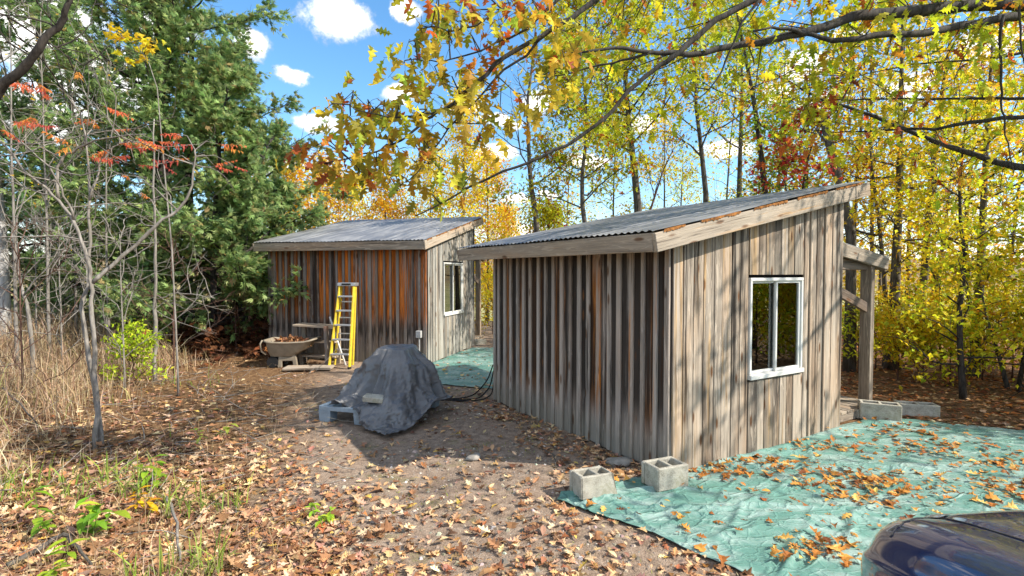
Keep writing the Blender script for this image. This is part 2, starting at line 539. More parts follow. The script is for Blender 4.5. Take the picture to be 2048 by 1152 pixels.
def ground_mat():
    m, N = new_mat('ground')
    oc = N.n('ShaderNodeTexCoord').outputs['Object']
    sp = N.n('ShaderNodeSeparateXYZ', {0: oc})
    a = N.noise(oc, 1.3, 5, .6); b = N.noise(oc, 13, 5, .65); g = N.noise(oc, 75, 4, .7)
    dirt = N.ramp(N.m('ADD', N.m('MULTIPLY', b, .5), N.m('MULTIPLY', g, .5)), [(.34, (.11, .08, .062)), (.5, (.285, .208, .152)), (.66, (.44, .345, .265))])
    vo = N.n('ShaderNodeTexVoronoi', {'Vector': oc, 'Scale': 42.0})
    peb = N.m('MULTIPLY', N.mr(vo.outputs['Distance'], .30, .18), N.mr(N.noise(oc, 2.2, 3), .45, .62))
    dirt = N.mix(N.m('MULTIPLY', peb, .85), dirt, N.mix(vo.outputs['Color'], (.22, .20, .18), (.50, .46, .41)))
    moss = N.m('MULTIPLY', N.mr(N.noise(oc, 2.6, 5, .65), .56, .68), N.mr(g, .4, .6))
    dirt = N.mix(N.m('MULTIPLY', moss, .7), dirt, (.14, .15, .035))
    lit = N.ramp(N.m('ADD', N.m('MULTIPLY', b, .6), N.m('MULTIPLY', g, .4)), [(.36, (.05, .028, .016)), (.5, (.16, .085, .04)), (.64, (.34, .22, .11))])
    left = N.mr(N.m('SUBTRACT', N.m('MULTIPLY', sp.outputs[0], -1), N.m('MULTIPLY', sp.outputs[1], .25)), .4, 1.6)
    back = N.mr(N.m('ADD', sp.outputs[1], N.m('MULTIPLY', sp.outputs[0], .3)), 7.2, 8.6)
    right = N.mr(N.m('ADD', sp.outputs[0], N.m('MULTIPLY', a, 1.5)), 3.0, 4.0)
    c = N.mix(N.m('MAXIMUM', N.m('MAXIMUM', left, N.m('MULTIPLY', back, N.mr(sp.outputs[0], -1, .5))), right), dirt, lit)
    field_ = N.ramp(N.noise(oc, .35, 6, .7), [(.35, (.20, .20, .06)), (.55, (.36, .32, .13)), (.7, (.44, .36, .17))])
    r = N.vm('LENGTH', N.vm('MULTIPLY', oc, (1, 1, 0)))
    c = N.mix(N.mr(r, 17, 24), c, field_)
    wood_ = N.ramp(N.noise(oc, .05, 7, .75), [(.34, (.10, .085, .05)), (.5, (.26, .17, .07)), (.64, (.22, .20, .11))])
    c = N.mix(N.mr(r, 90, 160), c, wood_)
    h = N.m('ADD', N.m('MULTIPLY', b, .5), N.m('ADD', N.m('MULTIPLY', g, .5), N.m('MULTIPLY', peb, .4)))
    finish(N, c, .95, .15, normal=N.bump(h, .9, .03))
    return m


GROUND = ground_mat()


def tarp_mat(name, base, pale, dark, crease=1.0):
    m, N = new_mat(name)
    oc = N.n('ShaderNodeTexCoord').outputs['Object']
    a = N.noise(N.vm('MULTIPLY', oc, (1, 2.2, 1)), 2.2, 6, .65, .6)
    b = N.noise(oc, 17, 5, .7)
    wv = N.n('ShaderNodeTexWave', {'Vector': oc, 'Scale': 70.0, 'Distortion': 1.0, 'Detail': 1.0})
    c = N.mix(N.m('MULTIPLY', N.mr(a, .42, .66), 1.0 if crease > .5 else .45), base, pale)
    c = N.mix(N.m('MULTIPLY', N.mr(b, .54, .72), .55 if crease > .5 else .12), c, dark)
    c = N.mix(N.m('MULTIPLY', N.mr(N.noise(oc, 6, 5, .7), .58, .72), .35 if crease > .5 else .10), c, (.22, .19, .13))
    ve = N.n('ShaderNodeTexVoronoi', {'Vector': N.vm('ADD', N.vm('MULTIPLY', oc, (3.2, 6.5, 5)), N.n('ShaderNodeCombineXYZ', {0: a, 1: a}).outputs[0]), 'Scale': 1.0}, feature='DISTANCE_TO_EDGE')
    cr = N.mr(ve.outputs['Distance'], 0.0, .07, 1, 0)
    ve2 = N.n('ShaderNodeTexVoronoi', {'Vector': N.vm('MULTIPLY', oc, (9, 15, 12)), 'Scale': 1.0}, feature='DISTANCE_TO_EDGE')
    cr2 = N.mr(ve2.outputs['Distance'], 0.0, .10, .5, 0)
    hh = N.m('ADD', N.m('MULTIPLY', cr, 1.1 * crease), N.m('ADD', N.m('MULTIPLY', cr2, crease), N.m('ADD', N.m('MULTIPLY', wv.outputs[0], .10), N.m('MULTIPLY', b, .8 if crease > .5 else .08))))
    finish(N, c, .48 if crease > .5 else .30, .4 if crease > .5 else .75, normal=N.bump(hh, .6, .012))
    return m


TARP = tarp_mat('green tarp', (.115, .255, .21), (.30, .41, .37), (.06, .15, .122))
TARP_GREY = tarp_mat('grey tarp', (.098, .099, .106), (.17, .172, .18), (.06, .061, .066), .0)


# ------------------------------------------------------------------ ground
def graded(lo, hi, fine_lo, fine_hi, step):
    a = list(np.arange(fine_lo, fine_hi + 1e-6, step))
    s = step
    while a[-1] < hi: s *= 1.22; a.append(a[-1] + s)
    s = step
    while a[0] > lo: s *= 1.22; a.insert(0, a[0] - s)
    return np.array(a)


gx = graded(-900, 900, -11, 12, .11)
gy = graded(-700, 1200, -3, 15, .11)
GX, GY = np.meshgrid(gx, gy, indexing='ij')
mb = MB().grid(np.stack([GX, GY, H(GX, GY)], -1))
tag(mb.obj('ground', GROUND, smooth=True), kind='structure')


# ------------------------------------------------------------------ sheds
def board_mesh(w, h_l, h_r, th, h0=0.0, wob_=0.0):
    c = min(.003, w * .15)
    x = w / 2
    prof = [(-x, 0), (-x, -th + c), (-x + c, -th), (x - c, -th), (x, -th + c), (x, 0)]
    V = []
    for zz in (0, 1):
        for (a, b) in prof:
            t = (a + x) / w
            V.append((a, b, h0 if zz == 0 else h_l * (1 - t) + h_r * t))
    n = 6
    q = [(i, (i + 1) % n, n + (i + 1) % n, n + i) for i in range(n)]
    me = np_mesh('board', V, [np.array(q), np.array([list(range(n))[::-1], list(range(n, 2 * n))])])
    return me


def make_shed(corner, ang, L, Wd, zlow, slope, a, a2, b_lo, b_hi, c, wf, wg, win, pitch, label, fz, porch_y0, box_on=False, warm_fn=None, soot_fn=None, pale_b=1.0, seed=1, wood_t=None):
    r = random.Random(seed)
    wood_t = wood_t or WOOD_T
    S = empty('shed', (corner[0], corner[1], 0), ang)
    tag(S, label, 'shed')
    top = lambda x: zlow + slope * (x + a)                 # top of the roof deck

    def prop(o, warm=.5, soot=.5, low=0.0, pale=0.0):
        o['warm'] = warm; o['soot'] = soot; o['low'] = low; o['pale'] = pale
        return o
    # --- walls: dark sheathing with boards and battens nailed on
    ins = .035
    fw = MB().box((ins, L / 2, top(0) / 2 - .06), (.03, L - .04, top(0) - .14)).obj('wall', DARK, S)
    n = round(L / pitch)
    p = L / n
    bz = top(0) - .10
    bm = board_mesh(p - .004, bz, bz, .018)
    for m_ in (bm,): m_.materials.append(wf)
    ya = 0.0
    for i in range(n):
        y = (i + .5) * p
        o = link('board', bm, None, fw, (.006 + r.uniform(-.003, .003), y, .01 + r.uniform(-.015, .012)), (0, r.uniform(-.003, .003), R(-90)))
        prop(o, warm_fn(i / n, r), soot_fn(i / n, r), 1.0)
    bt = [board_mesh(w_, bz, bz, .020) for w_ in (.042, .05, .058)]
    for m_ in bt: m_.materials.append(wf)
    for i in range(n + 1):
        y = min(max(i * p + r.uniform(-.012, .012), .03), L - .03)
        o = link('batten', bt[r.randrange(3)], None, fw, (-.0145 + r.uniform(-.002, .002), y, .012 + r.uniform(-.015, .012)), (0, 0, R(-90) + r.uniform(-.02, .02)))
        prop(o, warm_fn(i / n, r) - .42, soot_fn(i / n, r) - .70, 1.0, r.uniform(.3, 1.0) * pale_b)
    # gable wall with the window
    gw = MB()
    x0, x1, z0, z1 = win
    gw.add([(.03, ins, .01), (x0, ins, .01), (x0, ins, top(x0) - .08), (.03, ins, top(.03) - .08)], [(0, 1, 2, 3)])
    gw.add([(x1, ins, .01), (Wd - .03, ins, .01), (Wd - .03, ins, top(Wd - .03) - .08), (x1, ins, top(x1) - .08)], [(0, 1, 2, 3)])
    gw.add([(x0, ins, .01), (x1, ins, .01), (x1, ins, z0), (x0, ins, z0)], [(0, 1, 2, 3)])
    gw.add([(x0, ins, z1), (x1, ins, z1), (x1, ins, top(x1) - .08), (x0, ins, top(x0) - .08)], [(0, 1, 2, 3)])
    gwo = gw.obj('wall', DARK, S)
    edges = [0.0, .115]
    while edges[-1] < Wd - .10:
        edges.append(edges[-1] + r.choice((.105, .125, .13, .14, .12)))
    edges[-1] = Wd
    # let the window edges fall on joints
    for xe in (x0 - .012, x1 + .012):
        k = min(range(1, len(edges) - 1), key=lambda q: abs(edges[q] - xe))
        edges[k] = xe
    for i in range(len(edges) - 1):
        l, h = edges[i], edges[i + 1]
        w_ = h - l - r.choice((.006, .008, .012))
        if w_ < .02: continue
        xm = (l + h) / 2
        dz = 0
        th = .020 + r.choice((0, 0, .003, .005))
        spans = [(.015 + r.uniform(-.02, .01), None)]
        if x0 - .02 < xm < x1 + .02:
            spans = [(.015, z0 - .035), (z1 + .03, None)]
        for (lo, hi) in spans:
            tl, tr = (top(l) - .035, top(h) - .035) if hi is None else (hi, hi)
            me = board_mesh(w_, tl - lo, tr - lo, th)
            me.materials.append(wg)
            o = link('board', me, None, gwo, (xm, .004 + (.002 if i % 2 else 0), lo), (0, r.uniform(-.002, .002), 0))
            prop(o, .5 + r.uniform(-.3, .35) + (.08 if i == 0 else 0), .48 + r.uniform(-.35, .3), .35)
        if r.random() < .2 and i > 0 and not (x0 - .1 < l < x1 + .1):
            me = board_mesh(.034, top(l) - .04, top(l + .03) - .04, .013)
            me.materials.append(wg)
            o = link('batten', me, None, gwo, (l, -.0225, .02), (0, 0, 0))
            prop(o, .4, .35 + r.uniform(-.2, .2), .3)
    # far gable and high wall (out of sight): sheathing with joined siding
    hw = MB().box((Wd - ins, L / 2, top(Wd) / 2 - .06), (.03, L - .04, top(Wd) - .14)).obj('wall', DARK, S)
    sid = MB()
    for i in range(n):
        sid.box((Wd - .008, (i + .5) * p, top(Wd) / 2 - .05), (.02, p - .006, top(Wd) - .12))
    prop(sid.obj('siding', wg, hw), .4, .4, .4)
    fg = MB().add([(.02, L - ins, .01), (Wd - .02, L - ins, .01), (Wd - .02, L - ins, top(Wd) - .09), (.02, L - ins, top(0) - .09)], [(0, 1, 2, 3)]).obj('wall', DARK, S)
    sid = MB()
    k = int(Wd / .14)
    for i in range(k):
        xl, xh = i * Wd / k + .003, (i + 1) * Wd / k - .003
        sid.extr([(xl, .015), (xh, .015), (xh, top(xh) - .05), (xl, top(xl) - .05)], lambda q, z_, d: (q, L - .018 + d, z_), .02)
    prop(sid.obj('siding', wg, fg), .4, .4, .4)
    # --- roof: sheets, rafters, fascia boards
    xs0, xs1 = -a - .03, Wd + a2 + .03
    tilt = math.atan(slope)
    rf = MB()
    ylo = lambda x: -(b_lo + (b_hi - b_lo) * (x - xs0) / (xs1 - xs0))
    rf.add([(xs0 + .03, ylo(xs0) + .03, top(xs0) - .012), (xs1 - .03, ylo(xs1) + .03, top(xs1) - .012), (xs1 - .03, L + c - .03, top(xs1) - .012), (xs0 + .03, L + c - .03, top(xs0) - .012)], [(0, 1, 2, 3), (3, 2, 1, 0)])
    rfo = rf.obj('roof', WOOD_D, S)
    prop(rfo, .5, .5)
    ns = max(4, round((L + c + b_lo) / .84))
    wid = (L + c + b_lo + .02) / ns
    for i in range(ns):
        ya_, yb_ = -b_lo - .02 + i * wid, -b_lo - .02 + (i + 1) * wid + .03
        m_ = int((yb_ - ya_) / .0127)
        yy = np.linspace(ya_, yb_, m_)
        xx = np.linspace(xs0, xs1, 5)
        X, Yg = np.meshgrid(xx, yy, indexing='ij')
        if i == 0:
            sh = (b_lo - b_hi) * (X - xs0) / (xs1 - xs0)
            Yg = Yg + sh * np.clip((yb_ - Yg) / (yb_ - ya_), 0, 1)
        Z = top(X) + .010 + .0065 * np.sin(Yg * 2 * np.pi / .076) + .004 * (i % 2) + r.uniform(-.001, .001) + .004 * wob(X, Yg, 3, i)
        MB().grid(np.stack([X, Yg, Z], -1)).obj('roof_sheet', ROOF, rfo, smooth=True)
    # eave fascia, rake fascias and the ragged closure strip between them and the steel

    def plank(name, p0, p1, hgt, thk, parent, mat=wood_t, **kw):
        """A board whose long axis is local z (so the grain runs along it)."""
        p0, p1 = Vector(p0), Vector(p1)
        d = p1 - p0
        o = MB().box((0, 0, d.length / 2), (thk, hgt, d.length)).obj(name, mat, parent, bevel=.004)
        z = d.normalized()
        x = Vector((z.y, -z.x, 0))
        x = x.normalized() if x.length > 1e-3 else Vector((1, 0, 0))
        y = z.cross(x)
        o.matrix_local = Matrix.Translation(p0) @ Matrix((x, y, z)).transposed().to_4x4()
        prop(o, **kw)
        return o
    fb = -.012 - fz / 2
    plank('fascia_board', (-a - .012, -b_lo + .004, top(-a) + fb), (-a - .012, L + c, top(-a) + fb), fz, .036, S, warm=.5, soot=.42)
    plank('fascia_board', (Wd + a2 + .012, -b_hi + .02, top(Wd + a2) + fb), (Wd + a2 + .012, L + c, top(Wd + a2) + fb), fz, .036, S, warm=.5, soot=.4)
    # rake in two lengths like the photo shows: a short and a long one
    plank('fascia_board', (-a - .028, -b_lo - .016, top(-a - .028) + fb), (Wd + a2 + .02, -b_hi - .016, top(Wd + a2 + .02) + fb), fz, .036, S, warm=.62, soot=.25)
    plank('fascia_board', (-a - .028, L + c + .02, top(-a - .028) + fb), (Wd + a2 + .02, L + c + .02, top(Wd + a2 + .02) + fb), fz, .036, S, warm=.5, soot=.4)
    st_ = MB()
    xx = np.linspace(-a + .05, Wd + a2, 120)
    gaps = [1 if (math.sin(x_ * 9 + seed) > -.72) else 0 for x_ in xx]
    for k_ in range(119):
        if not gaps[k_]:
            if st_.n: st_.obj('closure_strip', RUST, S); st_ = MB()
            continue
        xa, xb = xx[k_], xx[k_ + 1]
        ya2, yb2 = ylo(xa) - .040, ylo(xb) - .040
        d1, d2 = .010 + .016 * r.random() ** 2, .010 + .016 * r.random() ** 2
        st_.add([(xa, ya2, top(xa) - d1), (xb, yb2, top(xb) - d2), (xb, yb2, top(xb) + .006), (xa, ya2, top(xa) + .006),
                 (xa, ya2 + .03, top(xa) - d1), (xb, yb2 + .03, top(xb) - d2)], [(0, 1, 2, 3), (4, 5, 1, 0)])
    if st_.n: st_.obj('closure_strip', RUST, S)
    for k_ in range(6):
        y = .05 + k_ * (L - .1) / 5
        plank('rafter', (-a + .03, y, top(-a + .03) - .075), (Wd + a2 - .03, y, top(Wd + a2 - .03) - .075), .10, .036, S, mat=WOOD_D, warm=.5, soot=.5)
    # --- window
    wn = empty('window'); wn.parent = S
    f = MB(); t_ = .030
    f.box(((x0 + x1) / 2, -.002, z0 + t_ / 2 - .012), (x1 - x0 + .006, .085, t_ + .012))
    f.box(((x0 + x1) / 2, .010, z1 - t_ / 2), (x1 - x0, .075, t_))
    f.box((x0 + t_ / 2, .012, (z0 + z1) / 2), (t_, .075, z1 - z0 - 2 * t_ + .004))
    f.box((x1 - t_ / 2, .012, (z0 + z1) / 2), (t_, .075, z1 - z0 - 2 * t_ + .004))
    f.obj('frame', VINYL, wn, bevel=.004)
    xm = (x0 + x1) / 2 - .01
    for (xa, xb, yy) in ((x0 + t_, xm + .045, .026), (xm, x1 - t_, .000)):
        q = MB(); s_ = .026
        za, zb = z0 + t_ - .004, z1 - t_ + .004
        q.box(((xa + xb) / 2, yy, za + s_ / 2), (xb - xa, .024, s_)); q.box(((xa + xb) / 2, yy, zb - s_ / 2), (xb - xa, .024, s_))
        q.box((xa + s_ / 2, yy, (za + zb) / 2), (s_, .022, zb - za - 2 * s_)); q.box((xb - s_ / 2, yy, (za + zb) / 2), (s_, .022, zb - za - 2 * s_))
        q.obj('sash', VINYL, wn, bevel=.003)
        MB().box(((xa + xb) / 2, yy + .004, (za + zb) / 2), (xb - xa - 2 * s_ + .008, .005, zb - za - 2 * s_ + .008)).obj('pane', GLASS, wn)
    # a dim room behind the glass
    rm = MB()
    rm.box((Wd / 2, L / 2, .05), (Wd - .16, L - .2, .04))
    rm.obj('room_floor', WOOD_D, S)
    # a pale blind strip hanging inside
    bl = MB()
    bl.box((x1 - .17, .09, (z0 + z1) / 2), (.10, .01, z1 - z0))
    bl.obj('curtain', plain('curtain', (.42, .36, .22), .9, .1), S)
    # --- porch on the high side
    py0, py1 = porch_y0, L - .05
    ptop = lambda x: 2.07 * zlow / 2.013 - .145 * (x - Wd)
    pf = Wd + 1.33
    plank('porch_fascia', (Wd + .03, py0 - .02, ptop(Wd + .03) - fz / 2), (pf, py0 - .02, ptop(pf) - fz / 2), fz, .036, S, warm=.45, soot=.42)
    plank('porch_fascia', (pf + .012, py0, ptop(pf) - fz / 2), (pf + .012, py1, ptop(pf) - fz / 2), fz, .036, S, warm=.45, soot=.42)
    X, Yg = np.meshgrid(np.linspace(Wd + .01, pf + .04, 3), np.linspace(py0 - .03, py1 + .02, int((py1 - py0) / .0127)), indexing='ij')
    MB().grid(np.stack([X, Yg, ptop(X) + .014 + .010 * np.sin(Yg * 2 * np.pi / .076)], -1)).obj('porch_roof', ROOF, S, smooth=True)
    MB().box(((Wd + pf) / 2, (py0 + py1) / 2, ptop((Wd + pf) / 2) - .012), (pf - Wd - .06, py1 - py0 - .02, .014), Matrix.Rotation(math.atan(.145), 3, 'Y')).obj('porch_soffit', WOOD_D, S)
    for yy in (py0 + .06, py1 - .08):
        pt = ptop(Wd + 1.04) - .10
        pz = MB().box((0, 0, (pt + .02) / 2), (.085, .125, pt + .02)).obj('porch_post', wood_t, S, loc=(Wd + 1.04, yy, 0), bevel=.004)
        prop(pz, .45, .4, .2)
        plank('tie_beam', (Wd + .02, yy + .001, pt - .02), (Wd + .995, yy + .001, pt - .02), .13, .038, S, mat=WOOD_D, warm=.5, soot=.5)
        plank('brace', (Wd + .01, yy - .012, pt * .88), (Wd + 1.0, yy - .012, pt * .70), .115, .042, S, mat=WOOD_D, warm=.45, soot=.35)
    nb = 9
    for i in range(nb):
        x = Wd + .10 + i * .125
        o = MB().box((0, 0, (py1 - py0 + .1) / 2), (.115, .032, py1 - py0 + .1)).obj('deck_board', wood_t, S, loc=(x, py0 - .05, .105 + r.uniform(-.003, .003)), rot=(R(-90), 0, 0), bevel=.003)
        prop(o, .35, .3)
    plank('deck_joist', (Wd + .02, py0 - .03, .045), (Wd + 1.16, py0 - .03, .045), .08, .04, S, warm=.4, soot=.4)
    plank('deck_joist', (Wd + .02, py1 - .1, .045), (Wd + 1.16, py1 - .1, .045), .08, .04, S, mat=WOOD_D, warm=.4, soot=.4)
    if box_on:
        b_ = MB().box((-.065, .13, .57), (.075, .10, .13)).obj('utility_box', GREYBOX, S, bevel=.008)
        MB().tube([(-.05, .13, .50), (-.05, .13, .25), (-.05, .13, .03)], .012, 8).obj('conduit', GREYBOX, b_)
    return S


SH1, A1 = (1.32, 4.32), math.atan2(.511, .861)
SH2, A2 = (-1.56, 9.6), math.atan2(.965, .264)
make_shed(SH1, A1, 3.02, 2.57, 2.013, .2068, .37, .31, .17, .08, .28, WOOD_A, WOOD_G, (.993, 1.833, .725, 1.65), .151,
          'weathered board and batten shed in front, with a sunlit gable and sliding window', .145, .17,
          warm_fn=lambda t, r: .36 + r.uniform(-.15, .2) + (.5 if r.random() < .36 else 0) * (1 - abs(t - .4)),
          soot_fn=lambda t, r: .95 + r.uniform(-.42, .30), seed=11)
make_shed(SH2, A2, 3.42, 2.60, 2.276, .227, .28, .31, .08, .08, .08, WOOD_B, WOOD_L, (.763, 1.815, .85, 1.90), .1425,
          'smaller looking shed at the back, its front wall stained orange behind a yellow stepladder', .155, .2, box_on=True,
          warm_fn=lambda t, r: .58 - .35 * t + r.uniform(-.2, .25),
          soot_fn=lambda t, r: .40 + .30 * t + r.uniform(-.2, .25), seed=23, wood_t=WOOD_T, pale_b=.3)

# ------------------------------------------------------------------ green tarps on the ground
def poly_pts(pts, s):
    pts = np.asarray(pts, float)
    d = np.r_[0, np.cumsum(np.linalg.norm(np.diff(pts, axis=0), axis=1))]
    return np.stack([np.interp(s * d[-1], d, pts[:, k]) for k in range(2)], -1)


def make_tarp(low, up, ns, nt, label, seed, amp=.02, roll=0.0, hem=.006):
    s = np.linspace(0, 1, ns); t = np.linspace(0, 1, nt)
    A, B = poly_pts(low, s), poly_pts(up, s)
    jag = .02 * wob(s * 40, s * 17, 1.0, seed)[:, None]
    A = A + jag; B = B + .6 * jag[::-1]
    P = A[:, None] * (1 - t)[None, :, None] + B[:, None] * t[None, :, None]
    x, y = P[..., 0], P[..., 1]
    warp = .25 * wob(x, y, 1.1, seed + 5)
    u, v = x + warp, y + .5 * warp
    z = H(x, y) + .010
    e = np.minimum(np.minimum(t, 1 - t)[None, :] * 6, 1)
    fold = np.zeros_like(x); g_ = np.random.default_rng(seed)
    for k_ in range(70):                                   # single long creases, each with its own start, run and height
        i_, j_ = g_.integers(0, ns), g_.integers(0, nt)
        an = g_.normal(.25, .45) if g_.random() < .75 else g_.uniform(0, 3.14)
        dx, dy = x - x[i_, j_], y - y[i_, j_]
        al = dx * np.cos(an) + dy * np.sin(an); ac = -dx * np.sin(an) + dy * np.cos(an)
        ln_, wd_ = g_.uniform(.2, 1.3), g_.uniform(.008, .026)
        ac = ac + .12 * ln_ * np.sin(al / ln_ * 1.7 + k_) + .02 * np.sin(al * 9 + k_)
        hh_ = g_.uniform(.35, 1.1) * amp
        fold += hh_ * np.exp(-(al / ln_) ** 2) * (1 / (1 + (ac / wd_) ** 2) - .45 / (1 + ((ac - 2.2 * wd_) / (1.4 * wd_)) ** 2))
    fold2 = .35 * amp * (1 - np.abs(wob(.3 * u - .9 * v, 1.6 * v + .3 * u, 4.2, seed + 9, 3)) * 2.2).clip(0, 1) ** 2
    fine = .12 * amp * wob(x, y, 26, seed + 3) + .07 * amp * wob(x, y, 55, seed + 11)
    z = z + (fold + fold2) * (.35 + .65 * e) + fine.clip(-.01, 1) + .25 * amp * (1 + wob(x, y, 3.1, seed + 2))
    if roll:
        z = z + roll * np.exp(-((t[None, :] - .965) / .022) ** 2) * (.6 + .4 * wob(s * 9, s * 3, 1, 4))[:, None] * sstep(.14, .24, s)[:, None] * sstep(.75, .6, s)[:, None]
    # hem doubled under along the near edge: the edge lifts a little
    z = z + hem * np.exp(-(t[None, :] / .012) ** 2) * (1 + wob(s * 30, s, 1, 2))[:, None]
    V = np.stack([x, y, z], -1)
    mb_ = MB().grid(V)
    o = mb_.obj('green_tarp', TARP, smooth=True)
    m = o.modifiers.new('thick', 'SOLIDIFY'); m.thickness = .003; m.offset = -1
    tag(o, label, 'tarp')
    return V


TARP_V = make_tarp([(.33, 3.86), (.62, 3.60), (1.28, 2.92), (2.3, 1.95), (3.3, 1.2), (5.0, .4)],
                   [(.38, 3.98), (.72, 4.14), (1.30, 4.36), (2.4, 5.0), (3.56, 5.70), (4.05, 5.98), (4.5, 6.04), (5.2, 5.74), (5.7, 5.5), (6.6, 5.1)],
                   330, 210, 'big wrinkled green tarp strewn with dry leaves beside the sunlit gable', 2, .028, .05)
make_tarp([(-1.66, 8.32), (-1.2, 8.0), (-.5, 7.62), (.1, 7.5)],
          [(-1.52, 9.62), (-1.2, 10.9), (-.90, 11.75), (-.2, 11.7)], 110, 90, 'small green tarp laid flat in the gap between the two sheds', 6, .016)


# ------------------------------------------------------------------ concrete blocks
def block_mesh(L=.39, Wd=.19, Hh=.19, broken=0.0):
    """Two-core block standing on its bed face: outer shell and two open cores with a sunken web."""
    m = MB(); t = .032
    x, y = L / 2, Wd / 2
    outer = [(-x, -y), (x, -y), (x, y), (-x, y)]
    cores = [(-x + t, -t / 2 - .002), (t / 2, x - t)]
    xs = [-x, -x + t, -t / 2, t / 2, x - t, x]; ys = [-y, -y + t, y - t, y]
    idx = {}
    V = []
    for zi, zz in enumerate((0, Hh)):
        for i, xx in enumerate(xs):
            for j, yy in enumerate(ys):
                sh = broken * (zz / Hh) if i == 5 else 0
                idx[i, j, zi] = len(V); V.append((xx - sh, yy, zz))
    q = []
    for i in range(5):
        for j in range(3):
            if j == 1 and i in (1, 3):
                a, b, c, d = (i, j), (i + 1, j), (i + 1, j + 1), (i, j + 1)
                for (p, r_) in ((a, b), (b, c), (c, d), (d, a)):
                    q.append((idx[(*p, 0)], idx[(*p, 1)], idx[(*r_, 1)], idx[(*r_, 0)]))
                continue
            q.append((idx[i, j, 1], idx[i + 1, j, 1], idx[i + 1, j + 1, 1], idx[i, j + 1, 1]))
            q.append((idx[i, j, 0], idx[i, j + 1, 0], idx[i + 1, j + 1, 0], idx[i + 1, j, 0]))
    for i in range(5):
        q.append((idx[i, 0, 0], idx[i + 1, 0, 0], idx[i + 1, 0, 1], idx[i, 0, 1]))
        q.append((idx[i + 1, 3, 0], idx[i, 3, 0], idx[i, 3, 1], idx[i + 1, 3, 1]))
    for j in range(3):
        q.append((idx[0, j + 1, 0], idx[0, j, 0], idx[0, j, 1], idx[0, j + 1, 1]))
        q.append((idx[5, j, 0], idx[5, j + 1, 0], idx[5, j + 1, 1], idx[5, j, 1]))
    m.add(V, q)
    # ribs on the ends
    for yy in (-y + .02, y - .02):
        m.box((-x - .004, yy, Hh / 2), (.012, .034, Hh - .002))
    return m


def block(loc, rz, label, rx=0.0, ry=0.0, z=None, L=.39, Hh=.19, broken=0.0, group='concrete blocks', Wd=.19):
    x, y = loc
    o = block_mesh(L, Wd, Hh, broken).obj('cinder_block', CONCRETE, None, bevel=.005, loc=(x, y, Hf(x, y) + .022 if z is None else z), rot=(rx, ry, rz))
    return tag(o, label, 'concrete block', group)


x, y = at(1186, 1008)
block((x + .03, y + .10), R(20), 'broken grey cinder block on the outer tip of the green tarp', broken=.05, L=.30, rx=R(-3), Wd=.20, Hh=.165)
x, y = at(1336, 990)
block((x + .02, y + .10), R(23), 'whole pale cinder block standing on the tarp next to the shed corner', L=.29, Wd=.21, Hh=.175)
x, y = at(1772, 845)
block((x, y + .06), R(-26), 'cinder block beside the foot of the porch post')
x, y = at(1846, 832)
block((x, y + .05), R(-16), 'long half buried cinder block among fallen leaves past the porch', z=-.06, L=.40)
x, y = at(822, 755)
block((x - .06, y + .12), R(4), 'beige cinder block behind the grey covered heap', L=.30, Hh=.19)
x, y = at(975, 690)
block((x - .25, y + .1), R(20), 'flat concrete block at the porch foot of the back shed', z=-.08)
x, y = at(1741, 845)
tag(MB().box((0, 0, .06), (.13, .12, .10), taper=.94).obj('post_footing', CONCRETE, None, bevel=.006, loc=(x - .03, y + .16, 0), rot=(0, 0, R(30))),
    'small concrete footing under the front porch post', 'footing')

# stones
for k, (px, py, s_, lb) in enumerate([(1243, 932, .13, 'flat grey stone lying in the leaves near the shed corner'), (948, 918, .085, 'pale round stone on the bare path'),
                                      (742, 806, .15, None)]):
    if lb is None: continue
    x, y = at(px, py)
    bm_ = MB()
    th = np.linspace(0, np.pi, 7); ph = np.linspace(0, 2 * np.pi, 11)
    T_, P_ = np.meshgrid(th, ph, indexing='ij')
    rr_ = 1 + .14 * np.sin(3 * P_ + k) * np.sin(T_) + .1 * np.cos(2 * T_ + P_)
    bm_.grid(np.stack([rr_ * np.sin(T_) * np.cos(P_) * s_, rr_ * np.sin(T_) * np.sin(P_) * s_ * .7, rr_ * np.cos(T_) * s_ * .36], -1))
    tag(bm_.obj('stone', STONE, None, smooth=True, loc=(x, y, Hf(x, y) + .015), rot=(0, 0, k)), lb, 'stone')


# ------------------------------------------------------------------ pallet and the covered heap
PX, PY, PA = -2.19, 5.93, R(-15)
pal = empty('pallet', (PX, PY, 0), PA)
tag(pal, 'grey slatted plastic pallet under the covered heap', 'pallet')
PW, PD, PH = 1.02, 1.05, .185
for i in range(15):
    MB().box((.05 + i * .068, PD / 2, PH - .012), (.040, PD - .06, .024)).obj('slat', PALLET, pal)
fr_ = MB()
fr_.box((.015, PD / 2, PH - .024), (.05, PD, .052)).box((PW - .015, PD / 2, PH - .024), (.05, PD, .052))
fr_.box((PW / 2, .015, PH - .025), (PW - .06, .05, .050)).box((PW / 2, PD - .015, PH - .025), (PW - .06, .05, .050)).box((PW / 2, PD / 2, PH - .038), (PW - .06, .10, .030))
fr_.obj('frame', PALLET, pal, bevel=.004)
for lx in (.065, PW / 2, PW - .065):
    for ly in (.07, PD / 2, PD - .07):
        MB().box((lx, ly, (PH - .05) / 2), (.14, .14, PH - .05), taper=1.1).obj('foot', PALLET, pal, bevel=.006)


